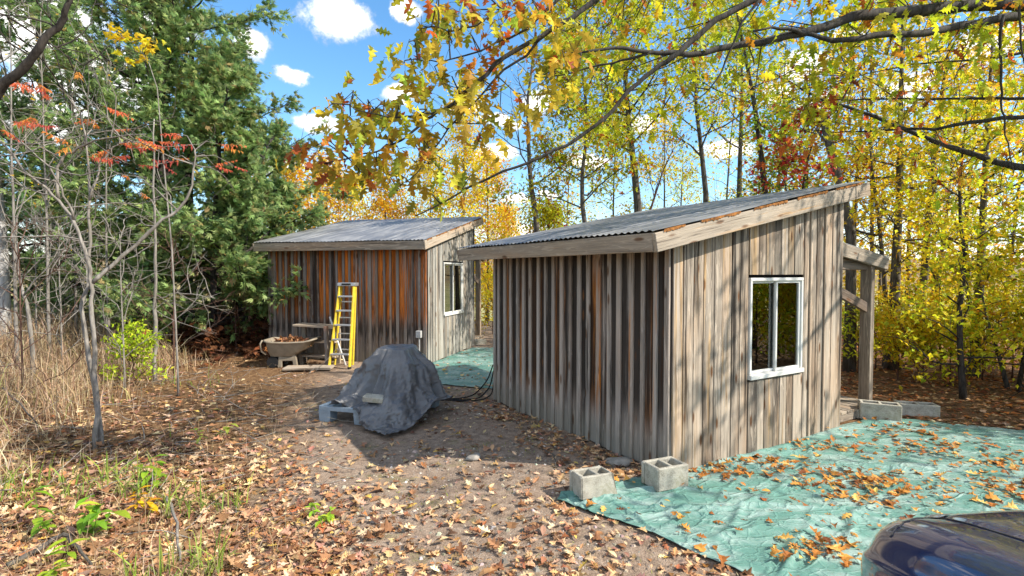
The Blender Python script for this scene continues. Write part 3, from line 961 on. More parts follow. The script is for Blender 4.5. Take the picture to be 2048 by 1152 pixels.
def drape():
    """Lets a cloth fall over rough props, keeps the settled shape as a plain mesh and clears the simulation away."""
    tmp = []

    def prop_(mb_):
        o = mb_.obj('prop', None); tmp.append(o)
        o.modifiers.new('c', 'COLLISION')
        o.collision.thickness_outer = .012; o.collision.cloth_friction = 12
        return o
    M = Matrix.Rotation(PA, 3, 'Z')
    tr = lambda x_, y_, z_: tuple(Vector((PX, PY, 0)) + M @ Vector((x_, y_, z_)))
    prop_(MB().box(tr(PW / 2, PD / 2, PH / 2), (PW, PD, PH), M))
    prop_(MB().box(tr(.66, .62, .40), (.60, .62, .46), M, taper=.86))
    prop_(MB().box(tr(.66, .62, .66), (.46, .46, .23), M, taper=.72))
    prop_(MB().box(tr(.98, .62, .36), (.16, .34, .38), M, taper=.6))
    prop_(MB().box(tr(.30, .58, .28), (.34, .40, .22), M, taper=.6))
    prop_(MB().box((-1.6, 6.6, -.05), (6, 6, .10)))
    n, m_ = 84, 78
    gx_ = np.linspace(-.62, .92, n); gy_ = np.linspace(-1.12, .66, m_)
    X, Y = np.meshgrid(gx_, gy_, indexing='ij')
    ca, sa = math.cos(R(-24)), math.sin(R(-24))
    cx_, cy_, _ = tr(.70, .62, 0)
    V = np.stack([cx_ + X * ca - Y * sa, cy_ + X * sa + Y * ca, .92 + .03 * wob(X, Y, 9, 3)], -1)
    c = MB().grid(V).obj('drape', None); tmp.append(c)
    cl = c.modifiers.new('cloth', 'CLOTH')
    st_ = cl.settings
    st_.quality = 5; st_.mass = .25; st_.air_damping = 2.5
    st_.tension_stiffness = st_.compression_stiffness = 18; st_.shear_stiffness = 10; st_.bending_stiffness = 2.0
    cl.collision_settings.collision_quality = 2
    cl.collision_settings.distance_min = .012
    cl.collision_settings.use_self_collision = True
    cl.collision_settings.self_distance_min = .010
    cl.point_cache.frame_start = 1; cl.point_cache.frame_end = 46
    for f_ in range(1, 47):
        scene.frame_set(f_)
    dg = bpy.context.evaluated_depsgraph_get()
    ev = c.evaluated_get(dg)
    out = np.array([v.co[:] for v in ev.data.vertices]).reshape(n, m_, 3)
    for o in tmp:
        me = o.data
        bpy.data.objects.remove(o); bpy.data.meshes.remove(me)
    scene.frame_set(1)
    # sharp creases pressed into the stiff sheet
    du, dv = np.gradient(out, axis=0), np.gradient(out, axis=1)
    nn = np.cross(du, dv); nn /= np.linalg.norm(nn, axis=2, keepdims=True) + 1e-9
    g_ = np.random.default_rng(5)
    cr = np.zeros((n, m_))
    for k_ in range(26):
        w_ = g_.normal(size=3); w_ /= np.linalg.norm(w_)
        f_ = g_.uniform(5, 16)
        ph = out @ w_ * f_ + g_.uniform(0, 6.28) + 1.2 * np.sin(out @ g_.normal(size=3) * 4)
        cr += (np.abs(((ph / 3.14159) % 2) - 1) - .5) / f_ * g_.uniform(.3, 1)
    cr = cr / np.abs(cr).max() * .020
    hgt = np.clip(out[..., 2] / .12, .25, 1)
    out = out + nn * (cr * hgt)[..., None]
    # finer net, so that the folds stay sharp
    a_ = np.linspace(0, n - 1, 2 * n - 1); b_ = np.linspace(0, m_ - 1, 2 * m_ - 1)
    out = np.stack([[np.interp(a_, range(n), out[:, j, k]) for j in range(m_)] for k in range(3)], -1).transpose(1, 0, 2)
    out = np.stack([[np.interp(b_, range(m_), out[i, :, k]) for i in range(len(a_))] for k in range(3)], -1)
    for _ in range(2):
        out[1:-1] = (out[:-2] + 2 * out[1:-1] + out[2:]) / 4
        out[:, 1:-1] = (out[:, :-2] + 2 * out[:, 1:-1] + out[:, 2:]) / 4
    du, dv = np.gradient(out, axis=0), np.gradient(out, axis=1)
    nn = np.cross(du, dv); nn /= np.linalg.norm(nn, axis=2, keepdims=True) + 1e-9
    # hanging folds that fan out from the top and deepen towards the hem
    th = np.arctan2(out[..., 1] - cy_, out[..., 0] - cx_)
    z_ = out[..., 2]
    tri = lambda q_: np.abs((q_ / np.pi) % 2 - 1) * 2 - 1
    s1 = .7 * np.sin(z_ * 5 + th * 2) + .25 * np.sin(z_ * 13 - th * 3)
    vee = lambda q_: 1 - 2 * np.abs(np.sin(q_ / 2)) ** .8
    f_ = .70 * vee(th * 7 + s1) + .50 * vee(th * 13.0 - 1.3 * s1 + 1) + .30 * tri(th * 24 + 1.5 * s1 + 2)
    f_ = f_ * (.65 + .35 * np.sin(th * 2.3 + 1))
    big = 1 - np.abs(wob(out[..., 0] * 1.0 + .4 * z_, out[..., 1] + .8 * z_, 7.5, 4, 4)) * 2.4
    tilt_ = tri(out[..., 0] * 21 + 13 * z_ + 2 * np.sin(9 * out[..., 1])) * tri(out[..., 1] * 17 - 15 * z_ + 2 * np.sin(8 * out[..., 0]))
    f_ = f_ + .06 * tilt_
    amp_ = .125 * np.clip((.84 - z_) / .5, .10, 1) ** .7 * np.clip(z_ / .08, .45, 1)
    if nn[..., 2].mean() < 0: nn = -nn
    rad_ = np.stack([np.cos(th) * .9, np.sin(th) * .9, np.full_like(th, .35)], -1)
    out = out + rad_ * (amp_ * (f_ * .62 + .30))[..., None]
    out[..., 2] = np.maximum(out[..., 2], .012)
    return out


DR = drape()
o = MB().grid(DR).obj('grey_tarpaulin', TARP_GREY, smooth=True)
mo = o.modifiers.new('thick', 'SOLIDIFY'); mo.thickness = .004
tag(o, 'crumpled dark grey tarpaulin draped over a machine on the pallet', 'tarpaulin')
# flat brick weighing the sheet down
x, y = at(748, 806, .25)
k = np.argmin((DR[..., 0] - x) ** 2 + (DR[..., 1] - y) ** 2)
dz = DR.reshape(-1, 3)[k]
tag(MB().box((0, 0, .03), (.24, .12, .06)).obj('paver', CONCRETE, None, bevel=.008, loc=(dz[0], dz[1], dz[2] + .015), rot=(R(8), R(4), R(-8))),
    'flat paving brick weighing down the grey tarpaulin', 'paver')


# ------------------------------------------------------------------ stepladder
lad = empty('stepladder', (-3.05, 9.22, 0), R(-6))
tag(lad, 'yellow fibreglass stepladder with grey metal steps against the orange stained wall', 'ladder')
lt = 1.46
fw0, fw1, lean, bk = .188, .132, .30, .36
for s_ in (-1, 1):
    r_ = MB().bar((s_ * fw0, 0, 0), (s_ * fw1 + .03, lean, lt), .028, .072, up=(0, 1, .3)).obj('side_rail', YELLOW, lad, bevel=.004)
    MB().box((s_ * fw0, 0, .02), (.036, .085, .04)).obj('foot', BLACKP, r_)
    r_ = MB().bar((s_ * (fw0 - .015) - .075, bk, 0), (s_ * fw1 + .03, lean + .07, lt - .02), .026, .05, up=(0, 1, .3)).obj('back_rail', YELLOW, lad, bevel=.004)
    MB().bar((s_ * (fw0 - .045), lean * .62, lt * .60), (s_ * (fw0 - .045) - .03, bk - .12, lt * .56), .018, .006).obj('spreader', ALU, lad)
for i in range(5):
    f_ = (i + 1) / 5.75
    w_ = fw0 + (fw1 - fw0) * f_
    MB().box((.03 * f_, lean * f_ - .006, lt * f_), (2 * w_ - .02, .085, .028)).obj('step', ALU, lad, bevel=.003)
for i in range(4):
    f_ = (i + 1) / 5
    w_ = fw0 + (fw1 - fw0) * f_
    MB().bar((-w_ - .07 + .10 * f_, bk + (lean + .07 - bk) * f_, lt * f_), (w_ - .09 + .10 * f_, bk + (lean + .07 - bk) * f_, lt * f_), .02, .02).obj('back_brace', ALU, lad)
MB().box((.03, lean + .04, lt + .025), (2 * fw1 + .07, .17, .06)).obj('top_cap', ALU, lad, bevel=.008)
MB().box((.03, lean - .048, lt + .028), (.17, .006, .034)).obj('name_plate', BLACKP, lad)

# ------------------------------------------------------------------ work bench of old planks
bn = empty('workbench', (-3.62, 9.72, 0), R(-11))
tag(bn, 'rough plank bench with an orange post between the tub cart and the ladder', 'workbench')


def lumber(name, a, b, w, h, mat, parent, warm=.5, soot=.5):
    a, b = Vector(a), Vector(b)
    o = MB().box((0, 0, (b - a).length / 2), (w, h, (b - a).length)).obj(name, mat, parent, bevel=.004)
    z = (b - a).normalized()
    x = Vector((z.y, -z.x, 0))
    x = x.normalized() if x.length > 1e-3 else Vector((1, 0, 0))
    o.matrix_local = Matrix.Translation(a) @ Matrix((x, z.cross(x), z)).transposed().to_4x4()
    o['warm'] = warm; o['soot'] = soot; o['low'] = 0.0
    return o


lumber('plank', (-.38, -.12, .73), (.42, -.10, .70), .15, .035, WOOD_T, bn, .4, .3)
lumber('plank', (-.38, .05, .735), (.42, .06, .705), .15, .035, WOOD_T, bn, .5, .3)
lumber('plank', (-.20, -.05, .42), (.44, -.04, .43), .2, .03, WOOD_T, bn, .4, .4)
lumber('plank', (-.25, -.05, .17), (.44, -.04, .16), .22, .035, WOOD_T, bn, .4, .4)
lumber('post', (.335, -.21, 0), (.305, -.21, .73), .09, .05, WOOD_B, bn, 1.1, .1)
lumber('post', (-.33, .10, 0), (-.33, .10, .71), .085, .05, WOOD_T, bn, .3, .5)
lumber('post', (.36, .12, 0), (.36, .12, .69), .085, .05, WOOD_T, bn, .3, .5)
lumber('post', (-.33, -.15, 0), (-.33, -.15, .72), .06, .04, WOOD_T, bn, .3, .5)
x, y = at(612, 742)
o = lumber('board', (x - .38, y, .045), (x + .42, y + .08, .045), .30, .04, WOOD_T, None, .3, .3)
tag(o, 'grey board lying on the ground in front of the bench', 'board')
p0 = P3(659, 634, 9.75); p1 = P3(690, 735, 9.45)
tag(MB().tube([p0, tuple((a + b) / 2 for a, b in zip(p0, p1)), (p1[0], p1[1], .02)], .016, 8).obj('pole', VINYL, None, smooth=True),
    'thin white pole leaning on the wall beside the ladder', 'pole')

# ------------------------------------------------------------------ beige tub cart
ct = empty('tub_cart', (-3.98, 9.52, 0), R(3))
tag(ct, 'moulded beige plastic tub cart full of leaves on stubby legs', 'cart')


def ring(x0, x1, y, z, n=28, e=6):
    a = np.linspace(0, 2 * np.pi, n, endpoint=False)
    cx_, rx_ = (x0 + x1) / 2, (x1 - x0) / 2
    return np.stack([cx_ + rx_ * np.sign(np.cos(a)) * np.abs(np.cos(a)) ** (2 / e), y * np.sign(np.sin(a)) * np.abs(np.sin(a)) ** (2 / e), np.full(n, z) if np.isscalar(z) else z(cx_ + rx_ * np.cos(a))], -1)


zr = lambda x_: .47 + .05 * np.clip(x_ / .4, 0, 1) + .03 * np.clip(-x_ / .4, 0, 1)
rings = [ring(-.36, .06, .19, .20), ring(-.40, .22, .24, .30), ring(-.42, .36, .27, lambda x_: zr(x_) - .04), ring(-.43, .42, .285, zr),
         ring(-.455, .46, .305, lambda x_: zr(x_) + .004), ring(-.455, .46, .305, lambda x_: zr(x_) - .022), ring(-.42, .40, .275, lambda x_: zr(x_) - .012),
         ring(-.37, .30, .24, .33), ring(-.33, .05, .17, .23)]
G = np.array(rings); G = np.concatenate([G, G[:, :1]], 1)
m_ = MB().grid(G[:4][::-1]).grid(G[3:6][::-1]).grid(G[3:4].repeat(1, 0)) if False else MB().grid(G[:6]).grid(G[[3, 6, 7, 8]][::-1])
m_.add(np.vstack([rings[0], [[-.15, 0, .2]]]), tris=[(i, (i + 1) % 28, 28) for i in range(28)])
m_.add(np.vstack([rings[8], [[-.14, 0, .23]]]), tris=[((i + 1) % 28, i, 28) for i in range(28)])
m_.obj('tub', BEIGE, ct, smooth=True)
for s_ in (-1, 1):
    lg = MB().bar((-.18, s_ * .16, 0), (-.16, s_ * .15, .22), .07, .06, up=(0, 1, 0)).bar((.10, s_ * .16, 0), (.06, s_ * .15, .24), .07, .06, up=(0, 1, 0))
    lg.box((-.045, s_ * .16, .155), (.22, .05, .07))
    lg.obj('leg', BEIGE, ct, bevel=.008)
MB().tube([(-.30, -.20, .10), (-.30, -.13, .10)], .10, 16).obj('wheel', RUBBER, ct)
MB().tube([(-.30, .13, .10), (-.30, .20, .10)], .10, 16).obj('wheel', RUBBER, ct)
hd = MB().tube([(-.45, -.24, .50), (-.485, -.25, .44), (-.47, -.23, .30), (-.40, -.21, .24)], .016, 7).obj('handle', BEIGE, ct, smooth=True)

# ------------------------------------------------------------------ power cables
for k, (pts, lb) in enumerate([
    ([(986, 730, 7.25), (975, 762, 7.2), (948, 792, 7.0), (915, 803, 6.95), (880, 800, 7.0), (852, 798, 7.1)], 'highest of the black cables sagging from the shed corner'),
    ([(987, 742, 7.2), (980, 775, 7.1), (960, 800, 6.95), (930, 806, 6.85), (890, 804, 6.9), (850, 802, 7.0)], 'middle black cable looping from the shed corner to the heap'),
    ([(989, 752, 7.15), (984, 790, 7.0), (968, 806, 6.85), (935, 811, 6.75), (895, 806, 6.85), (856, 806, 6.9)], 'lowest black cable lying along the dirt towards the heap')]):
    P = []
    for (a, b, Y) in pts:
        q = np.array(P3(a, b, Y)); q[2] = max(q[2], Hf(q[0], q[1]) + .015 + .006 * k); P.append(q)
    P = np.array(P); s_ = np.linspace(0, 5, 40)
    C = np.stack([np.interp(s_, range(6), P[:, j]) for j in range(3)], -1)
    for _ in range(6): C[1:-1] = (C[:-2] + 2 * C[1:-1] + C[2:]) / 4
    tag(MB().tube(C, .0085, 6).obj('power_cable', RUBBER, None, smooth=True), lb, 'cable', 'black cables between the shed and the heap')


# ------------------------------------------------------------------ dark blue car, its nose at the lower right
def car_paint():
    m, N = new_mat('dark blue paint')
    oc = N.n('ShaderNodeTexCoord').outputs['Object']
    d = N.mr(N.noise(oc, 3, 5, .65), .45, .7)
    c = N.mix(N.m('MULTIPLY', d, .35), (.018, .030, .095), (.085, .090, .115))
    finish(N, c, N.mr(d, 0, 1, .18, .4), .5, 0.2, **{'Coat Weight': 1.0, 'Coat Roughness': .04})
    return m


PAINT = car_paint()
CARGLASS = plain('car glass', (.012, .015, .016), .03, .8, bump=0)
CHROME = plain('chrome', (.6, .6, .6), .12, .5, 1.0, bump=0)
LAMP = plain('lamp glass', (.30, .32, .34), .06, .8, .4, bump=0)
car = empty('car', (2.14, 0.0, 0), R(0))
tag(car, 'glossy dark blue car with its nose at the edge of the green tarp', 'car')
# body: sections across the car at stations y (front is +y); x measured from the centre line
st_y = np.array([2.30, 2.27, 2.20, 2.10, 1.98, 1.85, 1.7, 1.55, 1.4, 1.2, 1.0, .8, .4, 0, -.6, -1.2, -1.6, -1.9, -2.05, -2.12])
half = np.interp(st_y, [-2.12, -2.0, -1.6, 1.3, 1.75, 1.95, 2.08, 2.2, 2.27, 2.30], [.55, .74, .85, .875, .865, .825, .745, .60, .46, .34])
ztop = np.interp(st_y, [-2.12, -1.9, -1.4, .6, 1.2, 1.6, 1.85, 2.0, 2.12, 2.22, 2.30], [.70, .92, .98, .98, .935, .865, .805, .757, .70, .60, .45])
prof = [(1.0, None, .0), (.985, .30, 0), (1.0, .48, 0), (.995, .60, 0), (.965, None, -.125), (.915, None, -.055), (.84, None, -.018), (.75, None, -.002), (.66, None, -.004), (.60, None, -.006), (.54, None, .012), (.30, None, .026), (0, None, .032)]
rows = []
for yy, hw_, zt in zip(st_y, half, ztop):
    row = []
    for (fx, zf, dz_) in prof:
        if zf is None and fx == 1.0: z_ = .20
        elif zf is not None: z_ = .20 + (zt - .145 - .20) * ((zf - .2) / (.74 - .145 - .2))
        else: z_ = zt + dz_
        row.append((fx * hw_, yy, z_))
    rows.append(row)
G = np.array(rows)
full = np.concatenate([G * np.array([-1, 1, 1]), G[:, ::-1][:, 1:]], 1)


def refine(P, n1, n2):
    a = np.linspace(0, P.shape[0] - 1, n1); b = np.linspace(0, P.shape[1] - 1, n2)
    Q = np.stack([[np.interp(a, range(P.shape[0]), P[:, j, k]) for j in range(P.shape[1])] for k in range(3)], -1).transpose(1, 0, 2)
    Q = np.stack([[np.interp(b, range(P.shape[1]), Q[i, :, k]) for i in range(n1)] for k in range(3)], -1)
    for _ in range(4):
        Q[1:-1] = (Q[:-2] + 2 * Q[1:-1] + Q[2:]) / 4
        Q[:, 1:-1] = (Q[:, :-2] + 2 * Q[:, 1:-1] + Q[:, 2:]) / 4
    return Q


B = refine(full, 150, 150)
# cut the wheel arches out of the flanks
WH = [(1.52, 1), (1.52, -1), (-1.10, 1), (-1.10, -1)]
mB = MB().grid(B)
Vb = B.reshape(-1, 3)
q = mB.Q[0]; cen = Vb[q].mean(1)
keep = np.ones(len(q), bool)
for (wy, s_) in WH:
    keep &= ~((np.hypot(cen[:, 1] - wy, cen[:, 2] - .33) < .36) & (cen[:, 0] * s_ < -.60))
mB.Q = [q[keep]]
body = mB.obj('body', PAINT, car, smooth=True)
MB().box((0, .05, .33), (1.30, 3.9, .30)).obj('underbody', BLACKP, car)
for (wy, s_) in WH:
    a = np.linspace(-.25, np.pi + .25, 26)
    hx = np.interp(wy, st_y[::-1], half[::-1])
    arc = [(-s_ * (hx - .004 + .012), wy + .362 * math.cos(t), .33 + .362 * math.sin(t)) for t in a]
    MB().tube(arc, .026, 8).obj('wheel_arch', PAINT, body, smooth=True)
    MB().grid(np.stack([np.stack([np.full(26, -s_ * d), wy + .36 * np.cos(a), .33 + .36 * np.sin(a)], -1) for d in (hx - .01, .60)], 0)).obj('arch_liner', BLACKP, body, smooth=True)
    w_ = empty('wheel', (-s_ * (hx - .13), wy, .315)); w_.parent = car
    ty = MB()
    pr = [(.20, -.09), (.285, -.10), (.312, -.075), (.315, 0), (.312, .075), (.285, .10), (.20, .09)]
    aa = np.linspace(0, 2 * np.pi, 33)
    ty.grid(np.stack([np.stack([np.full(33, x_), r_ * np.cos(aa), r_ * np.sin(aa)], -1) for (r_, x_) in pr], 0))
    ty.obj('tyre', RUBBER, w_, smooth=True)
    ri = MB()
    for k in range(10):
        t = k * math.pi / 5
        ri.bar((-s_ * .05, 0, 0), (-s_ * .06, .20 * math.cos(t), .20 * math.sin(t)), .03, .02, up=(1, 0, 0))
    ri.tube([(-s_ * .09, 0, 0), (-s_ * .02, 0, 0)], .05, 12)
    ri.obj('rim', ALU, w_)


def on_body(x_, y_, lift=.002):
    d = (B[..., 0] - x_) ** 2 + (B[..., 1] - y_) ** 2
    d = d + 10 * (B[..., 2] < .40)
    k = np.argmin(d)
    return Vb[k] + np.array([0, 0, lift])


# shut line between bumper and fender, shut lines of the hood
for s_ in (-1, 1):
    ln = []
    for t in np.linspace(0, 1, 14):
        yy = 2.03 - .15 * t
        i = int(np.argmin(np.abs(B[:, 0, 1] - yy)))
        j = int(np.interp(t, [0, 1], [50, 31])) if s_ < 0 else int(np.interp(t, [0, 1], [99, 118]))
        ln.append(B[i, j] + np.array([s_ * .001, 0, .001]))
    MB().tube(ln, .0028, 5).obj('shut_line', BLACKP, body)
    ln = []
    for yy in np.linspace(2.10, .75, 40):
        i = int(np.argmin(np.abs(B[:, 75, 1] - yy)))
        j = int(np.argmin(np.abs(B[i, :, 0] - s_ * .60 * np.interp(yy, st_y[::-1], half[::-1])) + (B[i, :, 2] < .5)))
        ln.append(B[i, j] + np.array([0, 0, .0005]))
    MB().tube(ln, .003, 5).obj('shut_line', BLACKP, body)
    # head lamp: glass lens wrapped on the nose corner
    ii = [int(np.argmin(np.abs(B[:, 75, 1] - yy))) for yy in np.linspace(2.20, 2.03, 10)]
    jj = np.linspace(50, 62, 12).astype(int) if s_ < 0 else np.linspace(99, 87, 12).astype(int)
    cN = np.array([0, .5, .85]); cN /= np.linalg.norm(cN)
    Pn = B[np.ix_(ii, jj)]
    bulge = np.sin(np.linspace(0, np.pi, 10))[:, None, None] * np.sin(np.linspace(0, np.pi, 12))[None, :, None]
    MB().grid(Pn + cN * (.004 + .014 * bulge)).obj('headlight', LAMP, car, smooth=True)
# cabin: pillars and glass as one loft, roof on top
cy = np.array([.80, .35, -.2, -.8, -1.35, -1.85]); ch = np.array([.975, 1.24, 1.42, 1.44, 1.34, 1.0]); cw = np.array([.70, .63, .58, .58, .58, .62])
rows = []
for yy, hh, ww in zip(cy, ch, cw):
    rows.append([(-.78, yy, .95), (-(ww + .06), yy, .95 + (hh - .95) * .6), (-ww, yy, hh - .02), (-ww * .5, yy, hh), (0, yy, hh + .012), (ww * .5, yy, hh), (ww, yy, hh - .02), (ww + .06, yy, .95 + (hh - .95) * .6), (.78, yy, .95)])
Cg = refine(np.array(rows), 40, 60)
MB().grid(Cg).obj('cabin_glass', CARGLASS, car, smooth=True)
MB().grid(Cg[12:32, 16:44] + np.array([0, 0, .012])).obj('roof', PAINT, car, smooth=True)
for s_, e in ((-1, 10), (1, 49)):
    MB().tube(Cg[:, e] + np.array([s_ * .004, 0, .004]), .022, 6).obj('roof_pillar', PAINT, car, smooth=True)
for s_ in (-1, 1):
    mi = MB()
    T_, P_ = np.meshgrid(np.linspace(0, np.pi, 8), np.linspace(0, 2 * np.pi, 13), indexing='ij')
    mi.grid(np.stack([s_ * .93 + .10 * np.cos(T_), .52 + .05 * np.sin(T_) * np.cos(P_), 1.02 + .07 * np.sin(T_) * np.sin(P_)], -1))
    mi.obj('mirror', PAINT, car, smooth=True)

# ------------------------------------------------------------------ leaves
def leaf_template(half, curl=.25, bend=.12, droop=0.0):
    """half: (x, y) outline of one side from stalk to tip. Returns verts and tris of the whole blade, length 1."""
    V, T = [], []
    zf = lambda x, y: curl * y * y * 2 - bend * (x - .4) ** 2 * 2 - droop * x * x
    n = len(half)
    for (x, y) in half: V.append((x, 0, zf(x, 0)))
    for s in (1, -1):
        b = len(V)
        for (x, y) in half: V.append((x, s * y, zf(x, y)))
        for i in range(n - 1):
            m0, m1, e0, e1 = i, i + 1, b + i, b + i + 1
            if half[i][1] > 1e-6: T.append((m0, m1, e0) if s < 0 else (m0, e0, m1))
            if half[i + 1][1] > 1e-6: T.append((m1, e1, e0) if s < 0 else (m1, e0, e1))
    return np.array(V), np.array(T)


OAK_HALF = [(0, 0), (.16, .035), (.24, .17), (.33, .07), (.44, .30), (.54, .09), (.68, .27), (.77, .08), (.88, .12), (1, 0)]
OAK = [leaf_template(OAK_HALF, .6, .35), leaf_template([(x, y * .9) for x, y in OAK_HALF], .9, -.25), leaf_template([(x, y * 1.15) for x, y in OAK_HALF], -.5, .5)]
ELLIPSE = leaf_template([(0, 0), (.18, .12), (.42, .21), (.72, .15), (1, 0)], .5, .2)
MAPLE_HALF = [(0, 0), (.06, .22), (.22, .20), (.26, .46), (.46, .22), (.58, .30), (.66, .12), (1, 0)]
MAPLE = [leaf_template(MAPLE_HALF, .35, .3), leaf_template(MAPLE_HALF, -.5, -.2)]
SMALL = (np.array([(0, 0, 0), (.45, .26, .06), (1, 0, -.08), (.45, -.26, .06)]), np.array([(0, 2, 1), (0, 3, 2)]))
SMALL5 = (np.array([(0, 0, 0), (.3, .24, .05), (.5, .30, .04), (.55, .12, .0), (1, 0, -.1), (.55, -.12, 0), (.5, -.30, .04), (.3, -.24, .05)]),
          np.array([(0, 3, 1), (1, 3, 2), (0, 4, 3), (0, 5, 4), (0, 7, 5), (7, 6, 5)]))


def rotm(yaw, pitch, roll):
    cy_, sy = np.cos(yaw), np.sin(yaw); cp, sp_ = np.cos(pitch), np.sin(pitch); cr, sr = np.cos(roll), np.sin(roll)
    M = np.empty((len(yaw), 3, 3))
    M[:, 0, 0] = cy_ * cp; M[:, 0, 1] = cy_ * sp_ * sr - sy * cr; M[:, 0, 2] = cy_ * sp_ * cr + sy * sr
    M[:, 1, 0] = sy * cp; M[:, 1, 1] = sy * sp_ * sr + cy_ * cr; M[:, 1, 2] = sy * sp_ * cr - cy_ * sr
    M[:, 2, 0] = -sp_; M[:, 2, 1] = cp * sr; M[:, 2, 2] = cp * cr
    return M


def scatter(templates, pos, size, yaw, pitch, roll, colr):
    """Leaf meshes joined: template per leaf by turn. Returns V, T, C."""
    if isinstance(templates, tuple): templates = [templates]
    n = len(pos)
    M = rotm(yaw, pitch, roll) * np.asarray(size)[:, None, None]
    Vs, Ts, Cs, base = [], [], [], 0
    for k, (tv, tt) in enumerate(templates):
        idx = np.arange(k, n, len(templates))
        if not len(idx): continue
        V = np.einsum('nij,kj->nki', M[idx], tv) + pos[idx][:, None]
        T = tt[None] + (np.arange(len(idx)) * len(tv))[:, None, None] + base
        Vs.append(V.reshape(-1, 3)); Ts.append(T.reshape(-1, 3))
        Cs.append(np.repeat(colr[idx], len(tv), 0)); base += V.shape[0] * V.shape[1]
    return np.vstack(Vs), np.vstack(Ts), np.vstack(Cs)


def leaves_obj(name, templates, pos, size, yaw, pitch, roll, colr, mat=None, parent=None):
    V, T, C = scatter(templates, np.asarray(pos), size, yaw, pitch, roll, colr)
    return link(name, np_mesh(name, V, [T], colors=C), mat or LEAF, parent)


def pal_cols(g, pal, n, jit=.18):
    """pal: [(weight, (r,g,b) srgb)]"""
    w = np.array([p[0] for p in pal], float); w /= w.sum()
    c = np.array([lin(*p[1]) for p in pal])
    k = g.choice(len(pal), n, p=w)
    k2 = g.choice(len(pal), n, p=w)
    t = g.random(n)[:, None] * .35
    out = c[k] * (1 - t) + c[k2] * t
    return np.clip(out * (1 + g.normal(0, jit, (n, 1))) * (1 + g.normal(0, .06, (n, 3))), .003, .9)


# ------------------------------------------------------------------ branching
def curve(g, p0, d, L, n, wander=.18, up=0.0):
    """A wandering polyline from p0 along d."""
    P = [np.array(p0, float)]; d = np.array(d, float); d /= np.linalg.norm(d) + 1e-9
    for i in range(n):
        d = d + g.normal(0, wander, 3) + np.array([0, 0, up]); d /= np.linalg.norm(d)
        P.append(P[-1] + d * L / n)
    return np.array(P)


def along(P, t):
    s = t * (len(P) - 1); i = min(int(s), len(P) - 2); f = s - i
    return P[i] * (1 - f) + P[i + 1] * f, P[i + 1] - P[i]


